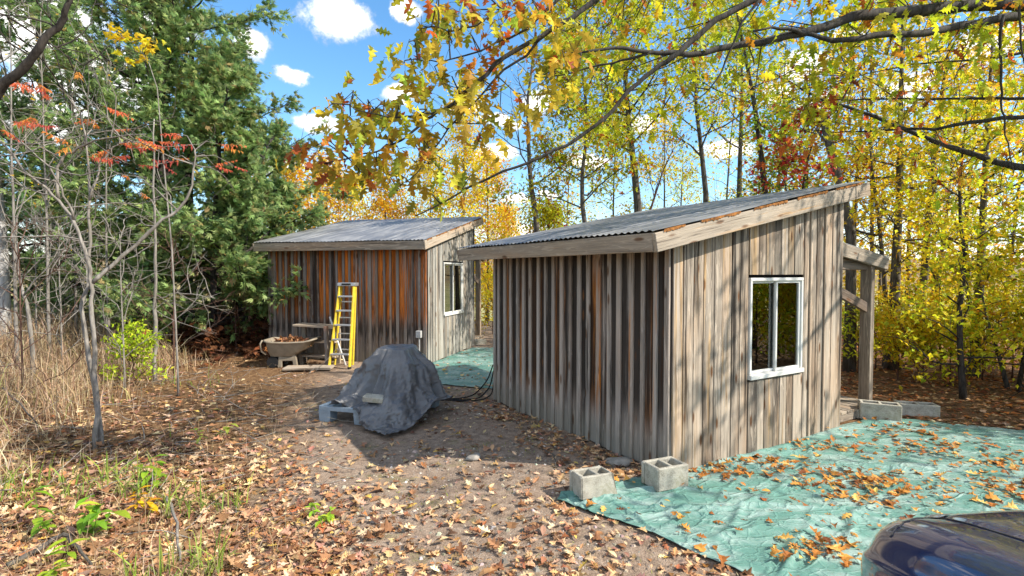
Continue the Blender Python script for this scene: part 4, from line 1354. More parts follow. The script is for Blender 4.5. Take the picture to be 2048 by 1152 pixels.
def make_tree(label, base, Ht, r0, seed, lean=(0, 0), start=.3, n1=14, l1=1.6, up1=.5, n2=5, n3=0, per=10, size=.08, tmpl=None, pal=(), barkm=None,
              group=None, spread=.14, path=None, sides=8, taper=.85, name='tree', cat='tree', up=.05, sparse_low=0.0, hang=.4, l2=.42, wander=.16, top_leaf=True, face=None):
    g = np.random.default_rng(seed)
    x, y = base
    z0 = Hf(x, y) - .05
    root = empty(name, (x, y, z0))
    tag(root, label, cat, group)
    if path is None:
        k = 9
        t = np.linspace(0, 1, k)
        tp = np.stack([lean[0] * t ** 1.2 * Ht + g.normal(0, .012, k).cumsum() * Ht * .25 * t, lean[1] * t ** 1.2 * Ht + g.normal(0, .012, k).cumsum() * Ht * .25 * t, t * Ht], -1)
    else:
        tp = np.array(path, float) - np.array([x, y, z0]); tp[0] = (0, 0, 0)
        s_ = np.linspace(0, len(tp) - 1, 10)
        tp = np.stack([np.interp(s_, range(len(tp)), tp[:, j]) for j in range(3)], -1)
    wood_ = MB()
    rad = r0 * (1 - taper * np.linspace(0, 1, len(tp)) ** .9)
    rad[0] *= 1.25
    wood_.tube(tp, rad, sides)
    anchors = []
    az0 = g.uniform(0, 6.28)
    for i in range(n1):
        t = start + (1 - start) * ((i + g.uniform(0, .9)) / n1)
        p, d = along(tp, min(t, .985))
        a = az0 + i * 2.4 + g.normal(0, .35)
        if face is not None and g.random() < face[1]: a = face[0] + g.normal(0, .7)
        el = up1 + g.normal(0, .22) + .4 * (t - start)
        dv = np.array([math.cos(a) * math.cos(el), math.sin(a) * math.cos(el), math.sin(el)])
        L = l1 * (1.12 - .72 * (t - start) / (1 - start + 1e-6)) * g.uniform(.7, 1.2)
        B_ = curve(g, p, dv, L, 6, wander, up)
        rb = np.interp(t, np.linspace(0, 1, len(rad)), rad) * g.uniform(.32, .5)
        wood_.tube(B_, np.linspace(max(rb, .006), .004, 7), 5, cap=False)
        for j in range(n2):
            t2 = g.uniform(.25, 1)
            p2, d2 = along(B_, min(t2, .99))
            d2 = d2 / np.linalg.norm(d2) + g.normal(0, .55, 3); d2[2] += .12
            L2 = L * l2 * g.uniform(.6, 1.25) * (1.15 - .5 * t2)
            C_ = curve(g, p2, d2, L2, 4, .2, .02)
            wood_.tube(C_, np.linspace(max(rb * .4, .004), .0025, 5), 3, cap=False)
            for q_ in np.linspace(.3, 1, 4): anchors.append(along(C_, min(q_, .99))[0])
            for _ in range(n3):
                p3, d3 = along(C_, g.uniform(.2, .95))
                D_ = curve(g, p3, d3 / np.linalg.norm(d3) + g.normal(0, .6, 3), L2 * g.uniform(.3, .6), 3, .2, 0)
                wood_.tube(D_, np.linspace(.004, .002, 4), 3, cap=False)
                anchors.append(D_[-1]); anchors.append(D_[2])
        anchors.append(B_[-1]); anchors.append(B_[-2])
    link('trunk', wood_.mesh('trunk', True), barkm or BARK, root)
    if per > 0:
        A = np.array(anchors)
        if sparse_low: A = A[g.random(len(A)) > sparse_low * (1 - A[:, 2] / Ht)]
        k = g.poisson(per * g.gamma(2.0, .5, len(A)))
        n = int(k.sum())
        pos = np.repeat(A, k, 0) + g.normal(0, spread, (n, 3)) * np.array([1, 1, .7])
        # each twig has its own tone, so clumps read lighter and darker
        tone = np.repeat(g.normal(1, .16, len(A)), k)[:, None]
        leaves_obj('crown', tmpl or SMALL5, pos, size * g.uniform(.6, 1.25, n), g.uniform(0, 6.28, n), g.normal(hang, .5, n), g.normal(0, .6, n),
                   np.clip(pal_cols(g, pal, n) * tone, .004, .9), LEAF, root)
    return root


YELLOW_P = [(5, (246, 212, 44)), (4, (232, 198, 40)), (2, (238, 178, 48)), (3, (214, 208, 56)), (.6, (206, 134, 40))]
LIME_P = [(5, (190, 204, 48)), (4, (216, 214, 52)), (2, (148, 174, 48)), (3, (236, 208, 50))]
GREEN_P = [(5, (128, 160, 40)), (3, (96, 132, 36)), (3, (172, 182, 44)), (1, (214, 180, 40))]
GOLD_P = [(5, (244, 196, 50)), (3, (238, 172, 50)), (1, (222, 140, 46)), (3, (236, 210, 70))]
ORANGE_P = [(4, (216, 120, 40)), (3, (196, 92, 34)), (3, (232, 160, 60)), (1, (170, 70, 30))]
OAK_P = [(6, (166, 170, 40)), (5, (126, 144, 40)), (4, (196, 168, 40)), (4, (176, 98, 34)), (3, (138, 70, 28)), (2, (210, 130, 40))]
RED_P = [(5, (140, 44, 40)), (3, (168, 62, 48)), (2, (110, 34, 36)), (2, (150, 80, 40))]
LITTER_P = [(5, (174, 128, 88)), (4, (146, 102, 68)), (6, (206, 168, 124)), (3, (116, 78, 54)), (4, (222, 192, 152)), (1.0, (172, 104, 64)), (.8, (206, 172, 84)), (3, (98, 70, 54)), (3, (164, 124, 106))]
GRASS_P = [(5, (190, 164, 130)), (5, (160, 134, 104)), (3, (214, 194, 164)), (3, (128, 104, 80)), (.7, (160, 152, 96))]
CEDAR_P = [(5, (126, 152, 92)), (4, (152, 174, 106)), (3, (96, 124, 80)), (2.5, (176, 192, 124)), (1, (172, 152, 100))]


def wpt(px, Y):
    return ((px - 1024) / FPX * Y, Y)


# ---- the woods behind and to the right
def trunk_path(pts, Y, z_end=None):
    """Trunk seen through these pixels at distance Y, down to the ground below the first one."""
    P = [np.array(P3(a, b, Y + .12 * i)) for i, (a, b) in enumerate(pts)]
    b0 = P[0].copy(); b0[2] = Hf(b0[0], b0[1]) - .05
    return [b0] + P


def T(label, pts, Y, r0, seed, **k):
    path = trunk_path(pts, Y)
    Ht = path[-1][2] - path[0][2]
    return make_tree(label, (path[0][0], path[0][1]), Ht, r0, seed, path=path, **k)


T('tall bare slender tree rising into the sky between the two sheds', [(1076, 461), (1063, 380), (1057, 315), (1055, 204), (1066, 120), (1072, 40)], 15, .105, 31,
  start=.35, n1=20, l1=1.7, up1=.55, n2=6, n3=2, per=.28, size=.07, pal=GOLD_P, barkm=BARK, name='bare_tree')
T('lime leaved tree with a forked trunk behind the middle of the front shed roof', [(1276, 425), (1266, 330), (1252, 220), (1246, 90), (1240, -40)], 12.5, .12, 32,
  start=.40, n1=24, l1=2.3, up1=.25, n2=8, n3=1, per=6.5, size=.10, tmpl=SMALL5, pal=LIME_P, spread=.17)
T('green and rust leaved young oak left of the forked tree', [(1172, 470), (1160, 380), (1175, 250), (1160, 120), (1150, 0)], 11.5, .07, 33,
  start=.30, n1=22, l1=1.7, up1=.2, n2=8, n3=1, per=6.5, size=.13, tmpl=[OAK[0], OAK[1]], pal=OAK_P[:4] + LIME_P[:2], spread=.16)
T('thin reddish sapling leaning right beside the forked trunk', [(1300, 420), (1325, 340), (1352, 285)], 11, .035, 34, start=.35, n1=9, l1=1.0, up1=.9, n2=3, n3=1, per=.5, size=.06, pal=RED_P, barkm=BARK_RED, name='sapling')
T('slim tree with tufts of brown and lime leaves right of the forked trunk', [(1411, 400), (1400, 300), (1386, 200), (1388, 100), (1380, -20)], 12.5, .085, 35,
  start=.35, n1=18, l1=1.5, up1=.6, n2=6, n3=1, per=4, size=.10, pal=LIME_P + OAK_P[3:5], spread=.16)
T('straight slim tree just left of the red leaved maple', [(1476, 395), (1477, 300), (1480, 180), (1474, 40), (1470, -60)], 13.5, .085, 36,
  start=.35, n1=18, l1=1.6, up1=.5, n2=6, n3=1, per=4.5, size=.10, pal=LIME_P, spread=.17)
T('dark leaning trunk crossing the sky above the shed roof', [(1530, 400), (1510, 245), (1492, 150), (1468, 40), (1455, -60)], 10.5, .075, 37,
  start=.35, n1=12, l1=1.5, up1=.3, n2=6, n3=1, per=4, size=.10, pal=GREEN_P, barkm=BARK_DK, spread=.16)
T('broken leaning snag behind the high end of the front shed roof', [(1702, 478), (1690, 420), (1665, 330), (1648, 270), (1640, 232)], 8.9, .085, 38, start=.7, n1=3, l1=.5, n2=1, per=0, taper=.30, name='snag', cat='dead tree')
T('small maple with dark red leaves above the high end of the roof', [(1600, 420), (1606, 340), (1626, 270), (1640, 205)], 9.6, .035, 39,
  start=.25, n1=18, l1=1.1, up1=.15, n2=6, n3=1, per=1.7, size=.10, tmpl=MAPLE, pal=[(5, (176, 60, 52)), (3, (200, 84, 60)), (2, (150, 48, 46)), (4, (170, 170, 56))], barkm=BARK_DK, spread=.13, face=(3.3, .55), name='maple_tree')
T('green leaved young maple below the red one', [(1572, 440), (1570, 380), (1560, 320), (1575, 230)], 11.2, .04, 40,
  start=.2, n1=16, l1=1.3, up1=.3, n2=6, per=5, size=.10, tmpl=SMALL5, pal=GREEN_P, spread=.16, name='maple_tree')
T('twin stemmed thick tree to the right of the porch post', [(1788, 700), (1790, 600), (1792, 490), (1796, 380), (1792, 250), (1796, 100), (1790, -60)], 9.2, .115, 41,
  start=.42, n1=22, l1=2.2, up1=.1, n2=7, n3=1, per=4.5, size=.10, pal=YELLOW_P, spread=.18)
T('leaning second stem beside the thick tree right of the porch', [(1776, 690), (1770, 560), (1752, 420), (1738, 330), (1725, 200)], 9.5, .06, 42,
  start=.4, n1=14, l1=1.4, up1=.2, n2=6, per=5, size=.10, pal=YELLOW_P, spread=.18)
T('pair of thin grey trunks in the yellow undergrowth', [(1868, 720), (1872, 640), (1876, 560), (1890, 430), (1900, 300), (1905, 150)], 10.5, .07, 43,
  start=.40, n1=18, l1=1.8, up1=.2, n2=7, per=6, size=.10, pal=YELLOW_P + GOLD_P[:2], spread=.18)
T('crooked dark sapling with lime leaves nearest on the right', [(1934, 815), (1926, 728), (1919, 640), (1931, 500), (1912, 426), (1917, 324), (1925, 220)], 7.0, .052, 44,
  start=.22, n1=22, l1=1.25, up1=.25, n2=6, per=4.5, size=.095, pal=LIME_P + YELLOW_P[:2], barkm=BARK_DK, spread=.13, name='sapling')
T('thick grey trunk behind the crooked dark sapling', [(1952, 740), (1958, 620), (1962, 480), (1964, 349), (1968, 200), (1975, 40)], 8.6, .10, 45,
  start=.40, n1=20, l1=2.0, up1=.15, n2=6, per=4.5, size=.10, pal=GOLD_P + YELLOW_P[:2], spread=.18)
T('thin grey trunk leaning left at the right edge', [(2022, 780), (2002, 710), (1981, 655), (1967, 600), (1950, 520)], 7.6, .04, 46,
  start=.4, n1=10, l1=1.1, up1=.3, n2=5, per=5, size=.09, pal=YELLOW_P, spread=.14, name='sapling')
T('dark stem at the extreme right edge', [(2040, 800), (2050, 730), (2062, 650), (2060, 500), (2050, 380)], 7.4, .04, 47,
  start=.3, n1=16, l1=1.3, up1=.25, n2=6, per=5, size=.09, pal=LIME_P, barkm=BARK_DK, spread=.14, name='sapling')

# filler trees of the wood, alike enough to share a label per kind and place
k = 0
spots = []
for (px, Y) in [(1130, 21), (1225, 17), (1330, 16), (1350, 22), (1440, 17), (1520, 19), (1545, 15), (1610, 14), (1660, 17), (1700, 13), (1745, 12), (1760, 17),
                (1815, 14), (1840, 11), (1870, 17), (1915, 13), (1945, 18), (2010, 15)]:
    x, y = wpt(px, Y)
    g = rnd
    far = Y > 14
    pal_ = [YELLOW_P, LIME_P, GOLD_P, YELLOW_P][k % 4] if px > 1500 else [YELLOW_P, LIME_P][k % 2]
    if px > 1650: pal_ = [YELLOW_P, GOLD_P, YELLOW_P, LIME_P][k % 4]
    make_tree('slender yellow leaved tree standing deep in the wood behind the front shed' if px < 1680 else 'slender yellow leaved tree standing deep in the wood right of the porch',
              (x, y), g.uniform(6.5, 9.5), g.uniform(.05, .10), 100 + k, lean=(g.uniform(-.06, .06), g.uniform(-.05, .05)), start=.24 if px > 1650 else .26, n1=24, l1=g.uniform(1.5, 2.1), up1=.25, n2=6, per=2.1 if px > 1500 else 3.2,
              size=.115 if far else .105, tmpl=SMALL if far else SMALL5, pal=pal_, spread=.24, group='yellow trees in the wood behind the front shed' if px < 1680 else 'yellow trees in the wood right of the porch')
    k += 1

# orange and gold trees past the back shed
for j, (px, Y, h_, pal_, lb) in enumerate([(590, 17, 4.6, GOLD_P, 'low orange gold tree behind the left end of the back shed'), (655, 21, 6.2, ORANGE_P[2:3] + GOLD_P, 'golden tree behind the middle of the back shed roof'),
                                           (702, 24, 6.6, YELLOW_P, 'pale trunked yellow tree over the back shed roof'), (770, 20, 5.6, GOLD_P, 'gold bushy tree behind the right half of the back shed roof'),
                                           (860, 23, 7.2, YELLOW_P, 'yellow tree behind the high corner of the back shed'), (925, 19, 8.6, YELLOW_P, 'tallest yellow birch behind the back shed'),
                                           (975, 22, 6.6, YELLOW_P + ORANGE_P[:1], 'yellow tree in the gap just right of the back shed roof'), (1010, 26, 5.4, GOLD_P, 'low golden tree in the gap between the sheds'),
                                           (1100, 19, 4.0, LIME_P + RED_P[:1], 'low shrubby tree behind the left end of the front shed roof'), (520, 22, 5.6, GOLD_P, 'golden tree half hidden by the cedar')]):
    x, y = wpt(px, Y)
    make_tree(lb, (x, y), h_, .075, 200 + j, start=.10, n1=34, l1=1.9 if j != 5 else 1.5, up1=.55, n2=7, per=7 if j not in (5, 7) else 6, size=.13, tmpl=SMALL, pal=pal_, spread=.24, barkm=BARK_PALE if j in (2, 5) else BARK)

# trees out of view on the right; the shed window mirrors them
for j, (x, y) in enumerate([(8.6, 5.4), (9.8, 4.4), (11.0, 6.2), (12.5, 4.9), (10.6, 7.6), (14.5, 5.6), (9.4, 6.6), (13.2, 7.0), (16, 4.2), (15.5, 7.4)]):
    make_tree('bushy yellow and green tree standing past the right edge of the view', (x, y), 3.3 + .3 * (j % 4), .06, 260 + j, start=.12, n1=24, l1=1.5, up1=.3, n2=6, per=6, size=.12, tmpl=SMALL5,
              pal=[LIME_P, YELLOW_P, YELLOW_P][j % 3], spread=.2, group='trees past the right edge of the view')

for j, (x, y, h_) in enumerate([(7.7, 4.6, 1.9), (8.1, 5.3, 2.2), (8.6, 3.9, 2.3), (8.9, 4.9, 2.4), (7.9, 3.6, 1.7), (9.6, 5.6, 2.6)]):
    make_tree('leafy yellow bush standing past the right edge of the view', (x, y), h_, .02, 280 + j, start=.08, n1=18, l1=.9, up1=.5, n2=5, per=5, size=.10, tmpl=SMALL5, pal=[LIME_P, YELLOW_P][j % 2], spread=.14,
              barkm=BARK_RED, name='shrub', cat='shrub', group='bushes past the right edge of the view', sides=5, taper=.7)

# yellow undergrowth right of the porch
SHR = [(1705, 11, 1.5), (1720, 8.8, .95), (1755, 9.2, 1.15), (1800, 8.3, .9), (1835, 9.5, 1.3), (1850, 8.0, .8), (1885, 9.0, 1.2), (1905, 7.9, .8), (1970, 8.3, 1.0), (1995, 9.4, 1.4), (2030, 8.4, 1.1), (1730, 12.5, 2.0), (1880, 12, 1.9), (1980, 12.5, 2.1),
       (1790, 11.5, 1.8), (2090, 9, 1.5), (2150, 7.5, 1.3), (970, 17, 1.6), (985, 14.5, 1.0)]
for j, (px, Y, h_) in enumerate(SHR):
    x, y = wpt(px, Y)
    make_tree('yellow leaved shrub in the undergrowth right of the porch' if px > 1600 else 'ochre shrub seen through the gap between the sheds', (x, y), h_, .014, 300 + j, start=.12, n1=14, l1=.75, up1=.6, n2=4, per=3.4, size=.085, tmpl=ELLIPSE if Y < 10 else SMALL, spread=.10,
              pal=[YELLOW_P, LIME_P, YELLOW_P][j % 3], barkm=BARK_RED, name='shrub', cat='shrub', group='undergrowth shrubs right of the porch' if px > 1600 else 'shrubs in the gap between the sheds', sides=5, taper=.7)

# ------------------------------------------------------------------ the big oak whose limbs hang across the top of the view
g = np.random.default_rng(77)
OX, OY = 7.0, 6.0
oak = empty('oak_tree', (0, 0, 0))
tag(oak, 'big oak whose dark limbs and lobed green and rust leaves hang across the top', 'oak tree')
wd = MB()
tr_ = np.array([(OX, OY, Hf(OX, OY) - .05), (OX + .02, OY, 1.2), (OX - .05, OY + .03, 2.6), (OX - .1, OY, 4.0), (OX, OY + .1, 5.6), (OX + .2, OY + .2, 7.4), (OX + .1, OY, 9.2)])
wd.tube(tr_, [.30, .24, .22, .20, .17, .12, .05], 12)
LIMBS = [
    # pixels of the photograph with the distance of the limb there, and its two radii
    ([(2230, 60, 5.9), (2048, 18, 5.5), (1990, 14, 5.4), (1900, 22, 5.2), (1821, 30, 5.0), (1750, 36, 4.9), (1691, 41, 4.8), (1639, 65, 4.7), (1569, 78, 4.6), (1474, 98, 4.5), (1387, 115, 4.4), (1300, 111, 4.3), (1220, 100, 4.2), (1160, 112, 4.1)], .078, .008),
    ([(2230, 90, 6.0), (2048, 36, 5.4), (1951, 50, 5.2), (1843, 72, 5.0), (1734, 80, 4.8), (1673, 89, 4.7), (1604, 74, 4.6), (1556, 61, 4.5), (1500, 70, 4.4)], .055, .008),
    ([(1640, -60, 4.6), (1560, -22, 4.5), (1517, 0, 4.5), (1487, 15, 4.45), (1430, 43, 4.4), (1374, 93, 4.35), (1343, 122, 4.3), (1300, 145, 4.3), (1256, 188, 4.25), (1201, 246, 4.2), (1146, 285, 4.15), (1068, 324, 4.1), (990, 352, 4.1), (931, 383, 4.1), (865, 420, 4.1), (830, 432, 4.1)], .036, .004),
    ([(1330, -60, 4.3), (1250, -25, 4.2), (1201, 0, 4.2), (1146, 39, 4.15), (1084, 78, 4.1), (1009, 121, 4.05), (951, 168, 4.0), (904, 215, 4.0), (873, 229, 4.0), (833, 262, 4.0), (794, 289, 4.0), (748, 305, 4.0), (700, 318, 4.0)], .030, .004),
    ([(873, 229, 4.0), (830, 236, 4.0), (794, 238, 4.0), (750, 232, 4.0), (705, 215, 4.0)], .010, .003),
    ([(1160, -30, 4.1), (1100, 20, 4.1), (1060, 60, 4.1), (1000, 92, 4.1), (930, 120, 4.05), (870, 130, 4.0), (820, 122, 4.0)], .013, .003),
    ([(1084, 78, 4.1), (1050, 120, 4.1), (1000, 150, 4.1), (960, 200, 4.1), (905, 250, 4.1), (870, 300, 4.1), (840, 345, 4.1), (790, 380, 4.1)], .011, .003),
    ([(1020, 20, 4.1), (960, 55, 4.0), (905, 70, 4.0), (865, 60, 4.0)], .009, .003),
    ([(1300, 111, 4.3), (1250, 125, 4.3), (1180, 140, 4.3), (1130, 155, 4.3), (1080, 160, 4.3)], .012, .003),
    ([(1520, 0, 4.4), (1470, 60, 4.4), (1440, 150, 4.4), (1410, 190, 4.4), (1370, 215, 4.4)], .012, .003),
    ([(1990, 40, 5.2), (1986, 110, 5.2), (1994, 190, 5.2), (1997, 240, 5.2), (2010, 300, 5.2), (2022, 350, 5.2)], .014, .004),
    ([(2020, -10, 5.0), (2024, 60, 5.0), (2034, 130, 5.0), (2050, 190, 5.0)], .012, .004),
    ([(2230, 300, 6.2), (2120, 345, 6.2), (2048, 339, 6.3), (1995, 330, 6.5), (1930, 308, 6.7), (1821, 269, 7.0), (1734, 230, 7.2), (1647, 208, 7.4), (1582, 174, 7.6), (1530, 143, 7.7)], .060, .008),
    ([(2230, 180, 6.4), (2048, 202, 6.4), (1960, 200, 6.5), (1886, 202, 6.6), (1734, 202, 6.9), (1647, 206, 7.0), (1560, 200, 7.2)], .026, .005),
    ([(2230, 220, 6.1), (2048, 234, 6.2), (1930, 247, 6.4), (1860, 262, 6.5), (1790, 260, 6.7), (1700, 268, 6.9), (1600, 262, 7.0)], .036, .005),
    ([(2230, 10, 5.9), (2048, 115, 5.9), (1900, 128, 6.0), (1800, 135, 6.1), (1700, 160, 6.2)], .022, .004),
]
limb_pts, limb_P = [], []
for (pts, ra, rb) in LIMBS:
    P = np.array([P3(*q_) for q_ in pts])
    if pts[0][0] >= 2200:                                   # joins the trunk
        zj = max(1.4, min(P[0][2] - .2, 6.0))
        P = np.vstack([[OX - .05, OY, zj], P])
    elif pts[0][1] <= -50:                                  # comes off an upper limb out of the frame
        P = np.vstack([[OX, OY, 6.2], [P[0][0] * .45 + OX * .55, P[0][1] * .5 + OY * .5, 6.1], P])
    s0 = np.linspace(0, len(P) - 1, len(P) * 3)
    Q = np.stack([np.interp(s0, range(len(P)), P[:, j]) for j in range(3)], -1)
    Q[1:-1] = (Q[:-2] + 2 * Q[1:-1] + Q[2:]) / 4
    Q += g.normal(0, .006, Q.shape)
    wd.tube(Q, np.linspace(ra, rb, len(Q)) * g.uniform(.94, 1.06, len(Q)), 7)
    limb_pts.append(Q); limb_P.append((ra, rb))
ALLP = np.vstack(limb_pts)
# clusters of leaves: the ones the photograph shows at the left, then scattered ones along the top
CL = [(650, 225), (690, 245), (735, 215), (760, 240), (640, 305), (668, 330), (700, 290), (725, 365), (755, 325), (690, 205), (795, 240), (812, 130), (845, 60), (905, 92), (880, 20), (955, 30), (830, 222), (868, 255),
      (845, 190), (905, 330), (940, 355), (872, 382), (800, 300), (838, 322), (1000, 60), (1040, 35), (1108, 118), (1132, 170), (1085, 170), (880, 160), (915, 180), (980, 180), (1000, 230), (940, 230), (915, 50), (860, 110),
      (850, 300), (780, 350), (955, 290), (1050, 195), (1120, 60), (1180, 60), (1080, 25), (1190, 120), (1240, 60), (1160, 200), (620, 300), (715, 335), (780, 270), (960, 120), (1010, 15), (930, 15), (860, 20), (995, 100), (820, 90), (770, 215), (730, 270)]
for _ in range(105):
    CL.append((g.uniform(1120, 1980), g.uniform(-70, 120) if g.random() < .75 else g.uniform(100, 230)))
for _ in range(40):
    CL.append((g.uniform(1850, 2120), g.uniform(-40, 420)))
for _ in range(26):
    CL.append((g.uniform(1550, 1850), g.uniform(150, 300)))
CL = [(a, b, None) for a, b in CL]
for _ in range(34):                                        # the crown goes on past the right edge
    CL.append((0, 0, (g.uniform(4.7, 8.2), g.uniform(2.4, 4.6), g.uniform(3.3, 6.0))))
for _ in range(22):
    CL.append((0, 0, (g.uniform(5.6, 9.5), g.uniform(4.6, 8.5), g.uniform(4.8, 8.2))))
up_ = [tr_[3], tr_[4], tr_[5]]
for _ in range(11):                                        # the boughs that carry it
    e_ = np.array([g.uniform(4.8, 9), g.uniform(2.6, 8), g.uniform(4, 7.5)])
    s_ = up_[g.integers(3)]
    q_ = np.array([s_ * (1 - t) + e_ * t + [0, 0, .5 * t * (1 - t)] for t in np.linspace(0, 1, 8)]) + g.normal(0, .04, (8, 3))
    q_[0] = s_
    wd.tube(q_, np.linspace(.07, .01, 8), 6); limb_pts.append(q_[2:])
ALLP = np.vstack(limb_pts)
LP, LC = [], []
for (cx_, cy_, fixed) in CL:
    dep = 4.05 if cx_ < 1150 else g.uniform(4.7, 6.0)
    if cx_ > 1550 and cy_ > 140: dep = g.uniform(6.0, 7.4)
    c = np.array(P3(cx_, cy_, dep + g.uniform(-.25, .35)))
    if fixed: c = np.array(fixed); cx_ = 3000; dep = 5.0
    k_ = int(np.argmin(((ALLP - c) ** 2).sum(1)))
    a = ALLP[k_]
    mid = (a + c) / 2 + g.normal(0, .05, 3) + np.array([0, 0, .05])
    tw = np.array([a, a * .6 + mid * .4, mid, mid * .45 + c * .55, c])
    wd.tube(tw, np.linspace(.0065, .0025, 5), 4, cap=False)
    left_ = cx_ < 1150
    n = int(g.integers(7, 13)) if left_ else int(g.integers(9, 17))
    rusty = g.random() < (.38 if left_ else .12)
    for _ in range(n):
        q_ = c + g.normal(0, (.095 if left_ else .15) * dep / 4.1, 3) * np.array([1.1, 1.1, .8])
        if g.random() < .4:
            wd.tube(np.array([c, (c + q_) / 2 + [0, 0, .015], q_]), [.002, .0017, .0014], 3, cap=False)
        LP.append(q_); LC.append((rusty, left_, cx_))
link('trunk', wd.mesh('trunk', True), BARK_OAK, oak)
LP = np.array(LP)
nl = len(LP)
rust = np.array([c_[0] for c_ in LC]); left_ = np.array([c_[1] for c_ in LC])
OAK_G = [(6, (196, 204, 62)), (5, (158, 178, 60)), (3, (222, 200, 58)), (1.3, (200, 120, 46)), (1.0, (176, 94, 42))]
OAK_R = [(5, (186, 96, 46)), (4, (156, 76, 40)), (2, (216, 140, 54)), (3, (190, 180, 60))]
OAK_Y = [(6, (196, 200, 44)), (5, (168, 184, 44)), (4, (214, 190, 44)), (1, (186, 116, 40))]
lc = np.where(rust[:, None], pal_cols(g, OAK_R, nl), np.where(left_[:, None], pal_cols(g, OAK_G, nl), pal_cols(g, OAK_Y, nl)))
lsz = np.where(left_, g.uniform(.125, .20, nl), g.uniform(.10, .175, nl))
lyaw, lpit, lrol = g.uniform(0, 6.28, nl), g.normal(.75, .45, nl), g.normal(0, .7, nl)
dist = np.linalg.norm(LP - np.array([0, 0, CAM_H]), axis=1)
inv = (LP[:, 1] > 1) & (np.abs(LP[:, 0] / LP[:, 1]) < .97) & ((LP[:, 2] - CAM_H) / LP[:, 1] < .51)
show = np.where(inv, lsz / dist, 0)
top = np.argsort(-show)[:300]
# the 300 that show largest are leaves of their own; they share a few meshes with a colour each
order = top[np.lexsort((lc[top, 0],))]
bins = np.array_split(order, 24)
for b_i, bb in enumerate(bins):
    tv, tt = OAK[b_i % 3]
    me = np_mesh('leaf', tv, [tt], colors=np.repeat(lc[bb].mean(0)[None], len(tv), 0))
    me.materials.append(LEAF)
    Ms = rotm(lyaw[bb], lpit[bb], lrol[bb])
    for i_, Mm in zip(bb, Ms):
        o = link('leaf', me, None, oak)
        o.matrix_local = Matrix.Translation(LP[i_]) @ Matrix(Mm).to_4x4() @ Matrix.Scale(float(lsz[i_]), 4)
rest = np.setdiff1d(np.arange(nl), top)
tag(leaves_obj('foliage', OAK, LP[rest], lsz[rest], lyaw[rest], lpit[rest], lrol[rest], lc[rest], LEAF, oak), kind='stuff')

# ------------------------------------------------------------------ the cedar on the left
g = np.random.default_rng(55)
# spray: a small flat fan of scale-leaved twigs
sv, stt = [], []
for (a, l_) in [(-.75, .5), (-.4, .75), (0, 1.0), (.4, .75), (.75, .5)]:
    b_ = len(sv)
    ox = .12 + .25 * (1 - abs(a))
    for (u_, w_) in [(0, .035), (.5, .075), (1, .0)]:
        for s_ in ((1, -1) if w_ else (1,)):
            sv.append((ox * .4 + u_ * l_ * math.cos(a) * .9 - s_ * w_ * math.sin(a), u_ * l_ * math.sin(a) + s_ * w_ * math.cos(a), -.22 * u_ * u_ * l_ + .05 * math.sin(a * 7)))
    stt += [(b_, b_ + 2, b_ + 1), (b_ + 1, b_ + 2, b_ + 3), (b_ + 2, b_ + 4, b_ + 3)]
SPRAY = (np.array(sv), np.array(stt))


def cedar(label, base, Ht, r0, nb, lmax, nsp, seed, zmin=.5, side=None, gap=.0, size=(.09, .20), tip=1.0):
    g = np.random.default_rng(seed)
    x, y = base; z0 = Hf(x, y) - .05
    root = empty('cedar_tree', (x, y, z0)); tag(root, label, 'cedar tree')
    wd = MB()
    k = 10
    t = np.linspace(0, 1, k)
    tp = np.stack([g.normal(0, .05, k).cumsum() * t, g.normal(0, .05, k).cumsum() * t, t * Ht], -1)
    wd.tube(tp, r0 * (1 - .9 * t), 9)
    tp2 = tp * np.array([1, 1, .8]) + np.stack([.55 * t, -.25 * t + .3, 0 * t], -1) + np.array([.22, .1, 0])
    wd.tube(tp2, r0 * .7 * (1 - .9 * t), 8)
    A, D = [], []
    for i in range(nb):
        f = (i + g.random()) / nb
        z = zmin + (Ht - zmin) * f ** 1.25
        p, _ = along(tp if g.random() < .65 else tp2, min(z / Ht, .99))
        a = i * 2.39996 + g.normal(0, .3)
        if side is not None and g.random() < side[1]: a = side[0] + g.normal(0, .6)
        el = g.normal(.22, .14) + .5 * f - (.35 * (1 - f / .15) if f < .15 else 0)
        L = lmax * (1 - .80 * f ** 1.3) * g.uniform(.65, 1.1) * (.8 if f < .06 else 1)
        B_ = curve(g, p, (math.cos(a) * math.cos(el), math.sin(a) * math.cos(el), math.sin(el)), L, 8, .09, .015)
        wd.tube(B_, np.linspace(.045 * (1 - .7 * f) + .008, .005, 9), 5, cap=False)
        m_ = int(9 + L * 6)
        for j in range(m_):
            t2 = g.uniform(.22, 1)
            p2, d2 = along(B_, min(t2, .99))
            d2 = d2 / np.linalg.norm(d2) + g.normal(0, .55, 3) + np.array([0, 0, .12])
            L2 = g.uniform(.35, .95) * (1.15 - .45 * t2) * min(1, L / 2)
            C_ = curve(g, p2, d2, L2, 4, .16, .02)
            wd.tube(C_, np.linspace(.007, .002, 5), 3, cap=False)
            if g.random() < gap: continue
            for _ in range(nsp):
                q_, dd = along(C_, g.uniform(.15, 1) * .99)
                A.append(q_ + g.normal(0, .05, 3)); D.append(dd / np.linalg.norm(dd) + g.normal(0, .45, 3))
    link('trunk', wd.mesh('trunk', True), BARK_DK, root)
    A = np.array(A); D = np.array(D); D /= np.linalg.norm(D, axis=1, keepdims=True)
    n = len(A)
    yaw = np.arctan2(D[:, 1], D[:, 0]); pit = -np.arcsin(np.clip(D[:, 2], -1, 1))
    leaves_obj('crown', SPRAY, A, g.uniform(size[0], size[1], n), yaw, pit + g.normal(0, .2, n), g.normal(0, .6, n), pal_cols(g, CEDAR_P, n, .22), LEAF, root)
    return root


